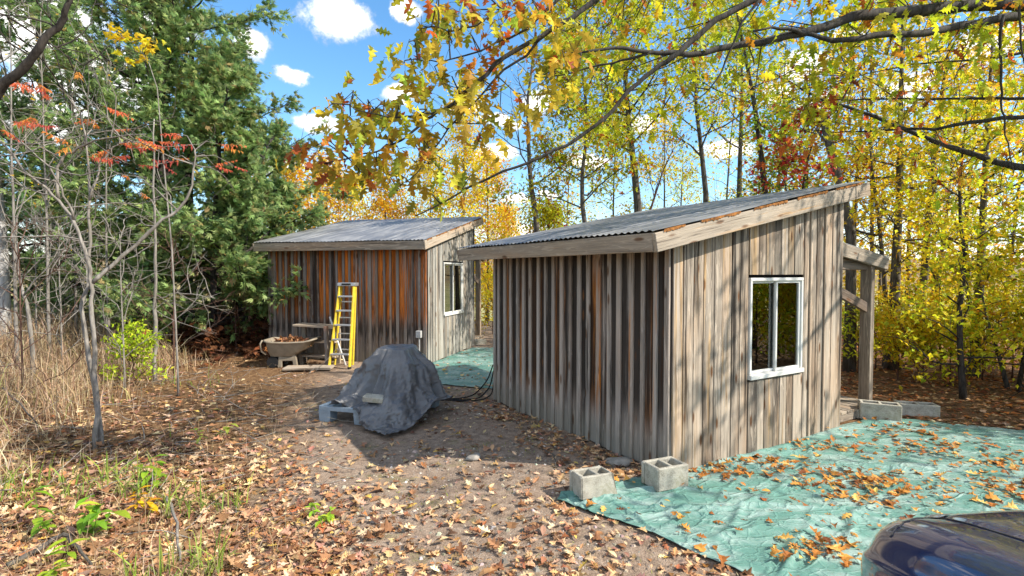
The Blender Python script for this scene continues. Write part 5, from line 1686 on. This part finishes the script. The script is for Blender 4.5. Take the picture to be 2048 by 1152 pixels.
cedar('huge dark green cedar filling the left of the view', wpt(330, 12.2), 11.5, .22, 150, 4.4, 21, 61, zmin=.35, gap=.12)
cedar('second cedar crowding the big one from behind on the left', wpt(110, 14.5), 10.5, .20, 70, 3.4, 13, 62, zmin=.4, gap=.2)
cedar('young cedar reaching towards the corner of the back shed', wpt(425, 10.9), 5.6, .08, 60, 2.3, 17, 63, zmin=.5, side=(-.1, .3))
cedar('far left cedar partly behind the birch trunk', wpt(-130, 12.5), 8.5, .18, 70, 3.6, 12, 64, zmin=.25)

# ------------------------------------------------------------------ sumac and bare shrubs in front of the cedar
lf_v, lf_t = [], []
for i in range(9):
    for s_ in (-1, 1):
        x0_ = .15 + i * .095
        b_ = len(lf_v)
        ll = .20 * (1 - .35 * abs(i - 4) / 4)
        w_ = .028
        lf_v += [(x0_, 0, -.04 * i * .1), (x0_ + .03 - w_, s_ * ll * .45, -ll * .42), (x0_ + .05, s_ * ll * .72, -ll * .95), (x0_ + .04 + w_, s_ * ll * .45, -ll * .36)]
        lf_t += [(b_, b_ + 2, b_ + 1), (b_, b_ + 3, b_ + 2)]
b_ = len(lf_v)
lf_v += [(0, .006, 0), (0, -.006, 0), (1.05, 0, -.12)]
lf_t += [(b_, b_ + 1, b_ + 2)]
SUMAC = (np.array(lf_v), np.array(lf_t))
SUMAC_COLS = [lin(236, 134, 84), lin(242, 156, 84), lin(228, 116, 88), lin(244, 170, 84), lin(210, 104, 90), lin(238, 142, 112)]
SUMAC_ME = []
for c_ in SUMAC_COLS:
    cc = np.repeat(np.array(c_)[None], len(SUMAC[0]), 0) * np.random.default_rng(len(SUMAC_ME)).uniform(.75, 1.25, (len(SUMAC[0]), 1))
    jr = np.random.default_rng(40 + len(SUMAC_ME))
    jv = SUMAC[0].copy()
    k4 = len(jv) - 3
    sw = jr.uniform(.55, 1.25, k4 // 4).repeat(4)[:, None]; base_ = jv[0:k4:4].repeat(4, 0)
    jv[:k4] = base_ + (jv[:k4] - base_) * sw + (np.abs(jv[:k4] - base_).sum(1, keepdims=True)) * jr.normal(0, .16, (k4 // 4, 3)).repeat(4, 0)
    me = np_mesh('leaf', jv, [SUMAC[1]], colors=cc); me.materials.append(LEAF); SUMAC_ME.append(me)


def sumac(label, base, stems, seed, leaves=(), r0=.035, twigs=26, name='sumac', barkm=None):
    """stems: list of pixel polylines with a distance; leaves: (px, py, Y, yaw, size)."""
    g = np.random.default_rng(seed)
    root = empty(name, (0, 0, 0)); tag(root, label, 'sumac' if name == 'sumac' else 'shrub')
    wd = MB(); allp = []
    for (pts, ra, rb) in stems:
        P = np.array([P3(*q_) for q_ in pts])
        if pts[0][1] > 650: P[0, 2] = Hf(P[0, 0], P[0, 1]) - .04
        s0 = np.linspace(0, len(P) - 1, len(P) * 3)
        Q = np.stack([np.interp(s0, range(len(P)), P[:, j]) for j in range(3)], -1)
        Q[1:-1] = (Q[:-2] + 2 * Q[1:-1] + Q[2:]) / 4
        Q[1:] += g.normal(0, .008, Q[1:].shape)
        wd.tube(Q, np.linspace(ra, rb, len(Q)) * g.uniform(.93, 1.07, len(Q)), 7)
        allp.append(Q[len(Q) // 3:])
    allp = np.vstack(allp)
    for _ in range(twigs):
        p = allp[g.integers(len(allp))]
        d = g.normal(0, 1, 3) * np.array([1, .7, .5]) + np.array([0, 0, .35])
        C_ = curve(g, p, d, g.uniform(.35, 1.3), 6, .22, .03)
        wd.tube(C_, np.linspace(.007, .002, 7), 4, cap=False)
        for _ in range(3):
            q_, dd = along(C_, g.uniform(.3, .95))
            wd.tube(curve(g, q_, dd / np.linalg.norm(dd) + g.normal(0, .5, 3), g.uniform(.15, .5), 4, .2, .02), np.linspace(.004, .0015, 5), 3, cap=False)
    for (px, py, Y, yaw, sz) in leaves:
        c = np.array(P3(px, py, Y))
        p = allp[np.argmin(((allp - c) ** 2).sum(1))]
        wd.tube(np.array([p, p * .5 + c * .5 + [0, 0, .06], c]), [.006, .004, .0025], 4, cap=False)
        for _ in range(2 if sz > .3 else 1):
            o = link('leaf', SUMAC_ME[g.integers(len(SUMAC_ME))], None, root)
            o.matrix_local = Matrix.Translation(c) @ Matrix.Rotation(yaw + g.normal(0, .35), 4, 'Z') @ Matrix.Rotation(g.normal(.12, .2), 4, 'Y') @ Matrix.Rotation(g.normal(0, .35), 4, 'X') @ Matrix.Scale(sz * g.uniform(.6, 1.0), 4)
    link('trunk', wd.mesh('trunk', True), barkm or BARK_PALE, root)
    return root


SY = 5.3
sumac('double stemmed sumac with orange red drooping leaves on the grassy bank', None,
      [([(196, 890, 5.1), (188, 800, 5.15), (172, 700, 5.2), (160, 620, 5.25), (178, 560, 5.3), (182, 480, 5.3), (183, 400, 5.35), (185, 340, 5.4), (176, 250, 5.4), (150, 200, 5.4)], .025, .006),
       ([(182, 880, 5.0), (187, 780, 5.1), (185, 640, 5.15), (185, 565, 5.2), (172, 500, 5.2), (150, 440, 5.2), (122, 400, 5.2), (62, 350, 5.1), (0, 270, 5.0), (-40, 240, 5.0)], .023, .008),
       ([(185, 565, 5.2), (230, 525, 5.3), (310, 455, 5.4), (360, 420, 5.5), (385, 380, 5.5), (394, 330, 5.5), (395, 300, 5.5)], .022, .006),
       ([(122, 400, 5.2), (118, 340, 5.2), (135, 310, 5.2), (180, 290, 5.2), (240, 272, 5.2), (300, 270, 5.2)], .015, .005),
       ([(183, 400, 5.35), (205, 330, 5.4), (235, 290, 5.4), (270, 285, 5.5)], .012, .005),
       ([(150, 440, 5.2), (128, 380, 5.1), (100, 330, 5.0), (60, 300, 5.0)], .012, .004)],
      71, leaves=[(215, 215, 5.3, .2, .34), (245, 290, 5.4, .1, .42), (275, 275, 5.4, .0, .45), (365, 270, 5.5, -1.2, .34), (225, 300, 5.4, 2.8, .36), (150, 290, 5.2, -1.5, .32), (180, 315, 5.3, .4, .34), (170, 160, 5.3, -1.0, .30),
                  (300, 320, 5.5, .3, .30), (345, 318, 5.5, .2, .26), (430, 330, 5.6, .1, .36), (440, 290, 5.6, .2, .34), (470, 332, 5.6, .1, .30), (255, 350, 5.5, -.8, .30), (190, 240, 5.4, 2.5, .32), (85, 170, 5.1, 2.9, .34), (100, 200, 5.2, -.9, .34), (20, 165, 5.0, .2, .40),
                  (35, 250, 5.0, .0, .40), (15, 262, 5.0, 2.0, .36), (60, 250, 5.0, .3, .3), (232, 262, 5.4, -1.0, .3), (230, 315, 5.4, -.6, .28), (285, 385, 5.5, -.5, .22), (275, 330, 5.5, .5, .30), (320, 285, 5.5, .1, .36), (330, 330, 5.5, .8, .24)], twigs=34)
sumac('slim straight pale stem right of the double stemmed sumac', None,
      [([(306, 755, 8.0), (308, 680, 8.0), (310, 600, 8.0), (312, 480, 8.0), (311, 350, 8.0), (314, 240, 8.0)], .034, .008), ([(310, 600, 8.0), (350, 585, 8.0), (400, 590, 8.0), (430, 598, 8.1)], .010, .004)], 72, twigs=14, name='bare_sapling')
sumac('crooked pale dead stem low in the grass at the far left', None,
      [([(62, 740, 7.2), (60, 660, 7.2), (48, 590, 7.2), (35, 540, 7.3), (32, 440, 7.3), (60, 380, 7.3)], .030, .006), ([(48, 590, 7.2), (70, 560, 7.2), (110, 520, 7.2), (150, 470, 7.2)], .012, .004)], 73, twigs=16, name='bare_sapling')
T_ = sumac('dark limb sweeping in from the top left corner', None,
      [([(-160, 900, 4.2), (-150, 500, 4.1), (-90, 300, 4.1), (0, 190, 4.1), (60, 140, 4.1), (110, 80, 4.1), (142, 40, 4.1), (155, 0, 4.1), (158, -40, 4.1)], .05, .012), ([(-60, 255, 4.1), (0, 20, 4.2), (60, 60, 4.3), (110, 95, 4.4), (180, 140, 4.5)], .012, .004)], 74, twigs=14, name='bare_sapling', barkm=BARK_DK)
for j, (px, Y) in enumerate([(40, 6.2), (120, 7.8), (245, 7.4), (345, 8.6), (-60, 6.0), (70, 9.5), (470, 10.6)]):
    x, y = wpt(px, Y)
    make_tree('tangled leafless grey shrub in front of the cedar', (x, y), 1.5 + .9 * rnd.random(), .016, 400 + j, start=.1, n1=12, l1=1.2, up1=.7, n2=5, n3=1, per=0, barkm=BARK_PALE if j % 3 else BARK_RED,
              name='bare_shrub', cat='shrub', group='leafless shrubs in front of the cedar', sides=5, taper=.7, wander=.24)
x, y = wpt(262, 7.6)
make_tree('low bush with bright lime leaves among the dry grass', (x, y), .75, .012, 430, start=.1, n1=14, l1=.5, up1=.5, n2=4, per=4, size=.07, tmpl=ELLIPSE, spread=.07, pal=[(4, (200, 214, 60)), (3, (170, 200, 50))], barkm=BARK_RED, name='shrub', cat='shrub', sides=5)

for j, (px, Y, h_, lb) in enumerate([(95, 8.4, 5.6, 'tall bare pale sapling with fine twigs behind the double stemmed sumac'), (30, 7.4, 5.2, 'tall bare sapling between the birch and the sumac'),
                                     (215, 9.6, 5.4, 'tall bare sapling standing close in front of the big cedar'), (150, 10.4, 6.0, 'tallest bare sapling before the cedar on the left')]):
    x, y = wpt(px, Y)
    make_tree(lb, (x, y), h_, .028, 440 + j, start=.22, n1=17, l1=1.4, up1=.8, n2=5, n3=1, per=.06, size=.07, pal=GOLD_P, barkm=BARK_PALE, name='bare_sapling', cat='sapling', sides=5, wander=.2)
T('thin sapling carrying a few bright yellow leaves in front of the cedar', [(352, 720), (345, 500), (330, 300), (322, 180), (300, 110), (255, 75)], 7.2, .016, 450, start=.80, n1=6, l1=.35, up1=.1, n2=3, per=.9, size=.11,
  tmpl=MAPLE, pal=[(4, (244, 210, 50)), (2, (236, 190, 50))], spread=.05, barkm=BARK_PALE, name='sapling', cat='sapling', sides=5)

# birch trunk at the left edge
b0 = P3(2, 735, 9.6)
bt = empty('birch_tree', (b0[0], b0[1], Hf(b0[0], b0[1]) - .05))
tag(bt, 'pale birch trunk running up the left edge', 'birch tree')
wd = MB(); t = np.linspace(0, 1, 12)
wd.tube(np.stack([-.25 * t + .03 * np.sin(9 * t), .1 * t, 8.5 * t], -1), .13 * (1 - .6 * t), 10)
gb = np.random.default_rng(8)
for i in range(16):
    z = gb.uniform(2.5, 8.3)
    a = gb.uniform(0, 6.28)
    wd.tube(curve(gb, (-.25 * z / 8.5, .1 * z / 8.5, z), (math.cos(a), math.sin(a), .8), gb.uniform(.8, 2), 6, .15, .0), np.linspace(.025, .004, 7), 5, cap=False)
link('trunk', wd.mesh('trunk', True), BIRCH, bt)

# ------------------------------------------------------------------ dry grass, weeds, litter, pebbles
g = np.random.default_rng(91)


def ground_samples(g, n, px0, px1, py0, py1, Ymax=14):
    """Points of the ground that spread evenly over part of the view."""
    px = g.uniform(px0, px1, n); py = py0 + (py1 - py0) * g.random(n)
    Y = FPX * CAM_H / (py - HORIZ)
    X = (px - 1024) / FPX * Y
    k = Y < Ymax
    return np.stack([X[k], Y[k]], -1)


def in_shed(p):
    m = np.zeros(len(p), bool)
    for (c_, a_, L_, W_) in ((SH1, A1, 3.02, 2.57), (SH2, A2, 3.42, 2.6)):
        d = p - np.array(c_)
        lx = d[:, 0] * math.cos(a_) + d[:, 1] * math.sin(a_); ly = -d[:, 0] * math.sin(a_) + d[:, 1] * math.cos(a_)
        m |= (lx > -.02) & (lx < W_ + 1.2) & (ly > -.02) & (ly < L_)
    return m


def bank(p):
    return -p[:, 0] - .25 * p[:, 1]


def blades(name, p, h, seed, pal, lean=.5, w=.006):
    g = np.random.default_rng(seed)
    n = len(p)
    a = g.uniform(0, 6.28, n); ln = np.abs(g.normal(0, lean, n)) * h
    d = np.stack([np.cos(a), np.sin(a)], -1)
    s = np.stack([-d[:, 1], d[:, 0]], -1)
    f = g.uniform(0, 6.28, n); s = np.stack([np.cos(f), np.sin(f)], -1)
    z0 = H(p[:, 0], p[:, 1]) - .01
    V = np.zeros((n, 7, 3))
    for i, (t, ww) in enumerate([(0, 1.0), (.45, .85), (.8, .55), (1.0, 0)]):
        c = p + d * (ln * t ** 2.0)[:, None]
        z = z0 + h * (t - .35 * (ln / h) ** 2 * t ** 3)
        for k_, sg in enumerate((1, -1) if ww else (1,)):
            V[:, 2 * i + k_, :2] = c + s * (sg * ww * w * g.uniform(.6, 1.4, n))[:, None]
            V[:, 2 * i + k_, 2] = np.maximum(z, z0)
    b = (np.arange(n) * 7)[:, None]
    Q = np.concatenate([b + np.array([[0, 1, 3, 2]]), b + np.array([[2, 3, 5, 4]])])
    T3 = b + np.array([[4, 5, 6]])
    me = np_mesh(name, V.reshape(-1, 3), [Q, T3], colors=np.repeat(pal_cols(g, pal, n), 7, 0))
    return tag(link(name, me, GRASSM), kind='stuff')


pg = np.concatenate([ground_samples(g, 30000, -160, 620, 640, 1250), np.stack([g.uniform(-13, -2.5, 26000), g.uniform(4, 13, 26000)], -1)])
bk_ = bank(pg) + .35 * wob(pg[:, 0], pg[:, 1], 2.2, 8)
keep = (bk_ > 1.75) & (g.random(len(pg)) < sstep(2.7, 4.6, bk_) * (.35 + .65 * (wob(pg[:, 0], pg[:, 1], 3.1, 12) > -.25))) & ~in_shed(pg)
keep &= np.hypot(pg[:, 0] + 5.3, pg[:, 1] - 11.6) > 1.9
pg = pg[keep]
hh = np.clip(g.gamma(5, .075, len(pg)), .06, .8) * np.clip(.4 + .6 * sstep(2.4, 4.5, bank(pg)), .3, 1)
blades('dry_grass', pg, hh, 92, GRASS_P, .8, .0045)
pg2 = ground_samples(g, 2600, -60, 520, 720, 1200)
pg2 = pg2[(wob(pg2[:, 0], pg2[:, 1], 2.6, 16) > .34) & (bank(pg2) > .9)]
blades('green_grass', pg2, g.uniform(.06, .30, len(pg2)), 93, [(3, (126, 150, 60)), (3, (158, 170, 80)), (1, (96, 126, 46))], .8, .005)
pg4 = ground_samples(g, 3800, -100, 640, 690, 1230)
pg4 = pg4[(bank(pg4) > .8 + .5 * wob(pg4[:, 0], pg4[:, 1], 3, 4)) & ~in_shed(pg4)]
blades('dry_grass', pg4, g.uniform(.05, .24, len(pg4)), 95, GRASS_P, 1.5, .0018)
pg3 = np.stack([g.uniform(-1.8, 1.2, 2600), g.uniform(2.6, 8.5, 2600)], -1)
pg3 = pg3[(wob(pg3[:, 0], pg3[:, 1], 3.4, 5) > .22) & ~in_shed(pg3)]
blades('moss_tufts', pg3, g.uniform(.01, .045, len(pg3)), 94, [(3, (150, 160, 60)), (2, (120, 136, 50))], .9, .003)

# fallen leaves
n1_ = 52000
pl = np.concatenate([ground_samples(g, n1_, -80, 2130, 690, 1260, 12), np.stack([g.uniform(2.5, 16, 14000), g.uniform(5.4, 15, 14000)], -1)])
bk_ = bank(pl)
path_c = np.abs(pl[:, 0] - .35 + .62 * (pl[:, 1] - 3)) / (.72 + .06 * pl[:, 1])
dens = .20 + .80 * sstep(.7, 2.0, path_c + .35 * wob(pl[:, 0], pl[:, 1], 2.4, 2))
dens *= .55 + .45 * sstep(-.3, .5, wob(pl[:, 0], pl[:, 1], 3.7, 9))
# a drift along the shaded wall of the front shed
d_ = pl - np.array(SH1)
lx = d_[:, 0] * math.cos(A1) + d_[:, 1] * math.sin(A1); ly = -d_[:, 0] * math.sin(A1) + d_[:, 1] * math.cos(A1)
drift = np.exp(-((lx + .22) / .34) ** 2) * (ly > -.6) * (ly < 3.6)
dens = np.maximum(dens * np.where((lx > -.9) & (lx < 0) & (ly > -1) & (ly < 3.4), .55, 1), drift * .95)
# on the tarps leaves lie in loose drifts only
TP = TARP_V
from_t = np.zeros(len(pl), bool)
tv = TP[::6, ::6, :2].reshape(-1, 2)
near = (pl[:, 0] > .2) & (pl[:, 0] < 6.8) & (pl[:, 1] > .4) & (pl[:, 1] < 6.2)
ix = np.where(near)[0]
for c0 in range(0, len(ix), 3000):
    ii = ix[c0:c0 + 3000]
    dd = ((pl[ii][:, None] - tv[None]) ** 2).sum(-1)
    from_t[ii] = dd.min(1) < .07 ** 2
EDGE = np.vstack([TP[:, 0], TP[-1], TP[::-1, -1], TP[0, ::-1]])[:, :2]
from_t[:] = False
for a_, b_ in zip(EDGE[:-1:3], np.vstack([EDGE[3::3], EDGE[-1:]])):
    c_ = ((a_[1] > pl[:, 1]) != (b_[1] > pl[:, 1]))
    from_t ^= c_ & (pl[:, 0] < (b_[0] - a_[0]) * (pl[:, 1] - a_[1]) / (b_[1] - a_[1] + 1e-12) + a_[0])
on2 = (pl[:, 0] > -1.6) & (pl[:, 0] < 0) & (pl[:, 1] > 7.7) & (pl[:, 1] < 11.7) & (lx < 0)
cl_ = np.zeros(len(pl))
for (px, py, s_) in [(1752, 985, .30), (1700, 965, .24), (1560, 935, .22), (1490, 945, .22), (1430, 955, .16), (1785, 868, .30), (1850, 900, .30), (1990, 930, .25), (2020, 985, .25), (1640, 900, .2), (1640, 1120, .12)]:
    x, y = at(px, py)
    cl_ += np.exp(-(((pl[:, 0] - x) / (1.6 * s_)) ** 2 + ((pl[:, 1] - y) / (.8 * s_)) ** 2))
edge = sstep(5.2, 5.9, pl[:, 1] - .10 * pl[:, 0] + .4)
dens = np.where(from_t, .020 + .40 * cl_.clip(0, 1), dens)
dens = np.where(on2, .02, dens)
shedm = in_shed(pl)
heap = (np.hypot((pl[:, 0] + 1.62) / .75, (pl[:, 1] - 6.5) / .65) < 1)
wheels = (np.abs(pl[:, 0] - 2.14) < .8) & (pl[:, 1] < 2.1)
keep = (g.random(len(pl)) < dens) & ~shedm & ~heap & ~wheels
pl, from_t = pl[keep], from_t[keep]
nl = len(pl)
zz = H(pl[:, 0], pl[:, 1])
TR, TQ = TP.reshape(-1, 3), None
ii = np.where(from_t)[0]
tsub = TP[::2, ::2].reshape(-1, 3)
for c0 in range(0, len(ii), 1500):
    jj = ii[c0:c0 + 1500]
    dd = ((pl[jj][:, None] - tsub[None, :, :2]) ** 2).sum(-1)
    zz[jj] = tsub[dd.argmin(1), 2]
zz += .008 + np.abs(g.normal(0, .012, nl))
lsz = np.clip(g.lognormal(-2.80, .38, nl), .02, .12)
lyaw = g.uniform(0, 6.28, nl); lpit = g.normal(0, .20, nl); lrol = g.normal(0, .20, nl)
lc = pal_cols(g, LITTER_P, nl, .2)
TARP_P = [(5, (186, 120, 52)), (4, (206, 148, 70)), (3, (150, 88, 40)), (2, (120, 72, 42)), (2, (224, 180, 100))]
lc[from_t] = pal_cols(g, TARP_P, int(from_t.sum()), .18)
WET = [(4, (176, 100, 52)), (4, (130, 74, 46)), (3, (206, 128, 62)), (2, (96, 60, 44))]
rightw = (pl[:, 1] > 6.0) & (pl[:, 0] > 2)
lc[rightw] = pal_cols(g, WET + LITTER_P[:3], int(rightw.sum()), .2)
POS = np.stack([pl[:, 0], pl[:, 1], zz], -1)
# the 300 that show largest lie there as leaves of their own
dist = np.linalg.norm(POS - np.array([0, 0, CAM_H]), axis=1)
sx = POS[:, 0] / POS[:, 1]; sy = (CAM_H - POS[:, 2]) / POS[:, 1]
inv = (np.abs(sx) < .97) & (sy < .575) & (sy > .2)
inv &= ~((sx > .67) & (sy > .455))
show = np.where(inv, lsz / dist * np.where(from_t, 1.6, 1.0), 0)
top = np.argsort(-show)[:300]
FT = [leaf_template(OAK_HALF, .35, .15), leaf_template(OAK_HALF, .7, -.2), leaf_template(OAK_HALF, 1.1, -.25), MAPLE[0], leaf_template(MAPLE_HALF, .7, .3), leaf_template([(x, y * .8) for x, y in OAK_HALF], -.7, .4), ELLIPSE]
for part_, lb, gr in ((top[from_t[top]], 'single dry oak leaf lying on the big green tarp', 'dry leaves lying on the big green tarp'),
                      (top[~from_t[top]], 'fallen brown leaf on the ground close to the camera', 'fallen leaves on the ground close to the camera')):
    if not len(part_): continue
    order = part_[np.argsort(lc[part_].sum(1))]
    for b_i, bb in enumerate(np.array_split(order, 20)):
        if not len(bb): continue
        tv_, tt_ = FT[b_i % 6]
        me = np_mesh('fallen_leaf', tv_, [tt_], colors=np.repeat(lc[bb].mean(0)[None], len(tv_), 0)); me.materials.append(LITTER)
        for i_, Mm in zip(bb, rotm(lyaw[bb], lpit[bb], lrol[bb])):
            o = link('fallen_leaf', me)
            o.matrix_world = Matrix.Translation(POS[i_]) @ Matrix(Mm).to_4x4() @ Matrix.Scale(float(lsz[i_]), 4)
            tag(o, lb, 'leaf', gr)
rest = np.setdiff1d(np.arange(nl), top)
nearr = rest[dist[rest] < 6.5]; farr = rest[dist[rest] >= 6.5]
tag(leaves_obj('leaf_litter', FT, POS[nearr], lsz[nearr], lyaw[nearr], lpit[nearr], lrol[nearr], lc[nearr], LITTER), kind='stuff')
tag(leaves_obj('leaf_litter', [SMALL5], POS[farr], lsz[farr] * 1.1, lyaw[farr], lpit[farr], lrol[farr], lc[farr], LITTER), kind='stuff')

# pebbles on the path
pp = np.stack([g.uniform(-1.9, 1.0, 5200), g.uniform(2.4, 8.0, 5200)], -1)
pp = pp[(wob(pp[:, 0], pp[:, 1], 2.0, 6) > -.05) & ~in_shed(pp) & (bank(pp) < .9)]
PEB = (np.array([(-.5, -.4, 0), (.5, -.35, 0), (.55, .4, 0), (-.45, .45, 0), (-.25, -.2, .35), (.3, -.15, .38), (.25, .25, .34), (-.25, .2, .36)]),
       np.array([(4, 5, 6), (4, 6, 7), (0, 1, 5), (0, 5, 4), (1, 2, 6), (1, 6, 5), (2, 3, 7), (2, 7, 6), (3, 0, 4), (3, 4, 7)]))
npb = len(pp)
tag(leaves_obj('gravel', [PEB], np.stack([pp[:, 0], pp[:, 1], H(pp[:, 0], pp[:, 1]) - .001], -1), np.clip(g.gamma(2, .007, npb), .004, .045), g.uniform(0, 6.28, npb), np.zeros(npb), np.zeros(npb),
               pal_cols(g, [(4, (150, 138, 124)), (3, (186, 174, 158)), (2, (120, 108, 98)), (1, (206, 198, 186))], npb), LITTER), kind='stuff')

# dead twigs lying about, and the brush under the cedar
tw = MB()
for _ in range(520):
    p = (g.uniform(-6, 1.0), g.uniform(2.4, 9))
    if -p[0] - .25 * p[1] < (.1 if g.random() < .3 else .9): continue
    if in_shed(np.array([p]))[0]: continue
    P = curve(g, (p[0], p[1], Hf(*p) + .03), (*g.normal(0, 1, 2), g.normal(.05, .12)), g.uniform(.15, .8), 5, .15, 0)
    P[:, 2] = np.maximum(P[:, 2], H(P[:, 0], P[:, 1]) + .012)
    tw.tube(P, np.linspace(g.uniform(.002, .006), .0015, 6), 4, cap=False)
tag(tw.obj('twig_litter', BARK_PALE), kind='stuff')
br = MB(); bl = []
for _ in range(900):
    a, r_ = g.uniform(0, 6.28), abs(g.normal(0, .8))
    x, y = -5.35 + r_ * 1.5 * math.cos(a), 11.5 + r_ * math.sin(a)
    if in_shed(np.array([(x, y)]))[0]: continue
    hz = .55 * math.exp(-((x + 5.35) / 1.5) ** 2 - ((y - 11.5) / 1.1) ** 2)
    P = curve(g, (x, y, Hf(x, y) + g.uniform(0, hz) + .02), (g.normal(0, 1), g.normal(0, .6), g.normal(.05, .2)), g.uniform(.3, 1.0), 4, .25, -.03)
    P[:, 2] = np.maximum(P[:, 2], H(P[:, 0], P[:, 1]) + .012)
    br.tube(P, np.linspace(.006, .002, 5), 3, cap=False)
    for q_ in P[1:]:
        for _ in range(3): bl.append(q_ + g.normal(0, .06, 3))
bp = empty('brush_pile', (0, 0, 0)); tag(bp, 'heap of dead brown brush at the foot of the cedar', 'brush pile')
tag(br.obj('twigs', BARK_RED, bp), kind='stuff')
bl = np.array(bl); bl[:, 2] = np.maximum(bl[:, 2], H(bl[:, 0], bl[:, 1]) + .02); nb_ = len(bl)
tag(leaves_obj('dead_needles', SPRAY, bl, g.uniform(.10, .22, nb_), g.uniform(0, 6.28, nb_), g.normal(0, .4, nb_), g.normal(0, .5, nb_), pal_cols(g, [(4, (96, 58, 36)), (3, (70, 44, 30)), (2, (132, 82, 48))], nb_), LITTER, bp), kind='stuff')
# leaves in the tub cart
m_ = 260
a, r_ = g.uniform(0, 6.28, m_), np.sqrt(g.random(m_))
px_, py_ = -4.0 + .34 * r_ * np.cos(a), 9.52 + .20 * r_ * np.sin(a)
tag(leaves_obj('leaf_pile', FT, np.stack([px_, py_, .40 + .10 * (1 - r_ ** 2) + g.uniform(-.02, .02, m_)], -1), g.uniform(.07, .12, m_), g.uniform(0, 6.28, m_), g.normal(0, .5, m_), g.normal(0, .5, m_),
               pal_cols(g, LITTER_P[:2] + LITTER_P[3:4] + LITTER_P[7:8], m_), LITTER), 'brown leaves heaped inside the beige tub cart', 'leaf pile')

# larger fallen sticks that one can tell apart
for (pts, r_, lb) in [([(565, 1060, 0), (585, 1010, .05), (610, 985, .03), (690, 960, .02)], .006, None),
                      ([(1085, 905, .01), (1108, 925, .03), (1118, 950, .01), (1150, 960, .01)], .006, 'thin curved stick on the dirt left of the broken block'),
                      ([(325, 1010, .02), (338, 1060, .08), (350, 1110, .05), (352, 1150, .02)], .011, 'pale stick poking up from the leaves at lower left'),
                      ([(0, 1150, .02), (120, 1100, .06), (170, 1150, .02)], .016, 'dark fallen branch in the bottom left corner'),
                      ([(0, 845, .25), (45, 868, .16), (80, 890, .04)], .012, 'short dark branch slanting into the grass at the left edge')]:
    if lb is None: continue
    P = []
    for (a, b, z) in pts:
        q_ = at(a, b); P.append((q_[0], q_[1], Hf(*q_) + z + r_))
    P = np.array(P); s0 = np.linspace(0, len(P) - 1, 12)
    tag(MB().tube(np.stack([np.interp(s0, range(len(P)), P[:, j]) for j in range(3)], -1) + g.normal(0, .006, (12, 3)), np.linspace(r_, r_ * .5, 12), 6).obj('stick', BARK_PALE if 'pale' in lb else BARK), lb, 'stick')


# broad leaved weeds in the foreground
def weed(px, py, n, h_, sz, seed, label, pal):
    g = np.random.default_rng(seed)
    x, y = at(px, py); z = Hf(x, y)
    root = empty('weed', (x, y, z)); tag(root, label, 'plant')
    for s_ in range(n):
        d = g.normal(0, .35, 3); d[2] = 1
        C_ = curve(g, (g.normal(0, .04), g.normal(0, .04), 0), d, h_ * g.uniform(.7, 1.2), 5, .12, 0)
        MB().tube(C_, np.linspace(.004, .002, 6), 4, cap=False).obj('stem', leafstem, root)
        for q_ in C_[2:]:
            for _ in range(2):
                tv, tt = ELLIPSE
                c_ = pal_cols(g, pal, 1)[0]
                me = np_mesh('leaf', tv, [tt], colors=np.repeat(c_[None], len(tv), 0)); me.materials.append(LEAF)
                o = link('leaf', me, None, root)
                o.matrix_local = Matrix.Translation(q_) @ Matrix.Rotation(g.uniform(0, 6.28), 4, 'Z') @ Matrix.Rotation(g.normal(.2, .35), 4, 'Y') @ Matrix.Scale(sz * g.uniform(.6, 1.2), 4)
    return root


leafstem = plain('green stem', (.12, .16, .04), .7, .2)
GRN = [(4, (138, 180, 50)), (3, (110, 156, 48)), (2, (170, 196, 60))]
weed(150, 1100, 3, .30, .13, 1, 'largest bright green weed at the lower left', GRN)
weed(75, 1085, 2, .28, .12, 2, 'green weed left of the largest one at lower left', GRN)
weed(112, 1150, 2, .22, .10, 3, 'yellow green weed at the bottom edge on the left', [(3, (186, 206, 60)), (2, (150, 186, 50))])
weed(640, 1052, 3, .10, .07, 4, 'small lime green plant on the leafy ground below the path', [(3, (176, 210, 60)), (2, (150, 190, 60))])
weed(300, 985, 2, .26, .12, 5, 'slim green plant in the grass beside the leaf litter', GRN)
weed(425, 880, 2, .22, .09, 6, 'pale lime weed at the edge of the dry grass', [(3, (200, 214, 90)), (2, (170, 196, 80))])
weed(275, 1035, 2, .14, .09, 7, 'weed with bright yellow leaves at the lower left', [(3, (236, 196, 40)), (2, (226, 170, 40))])
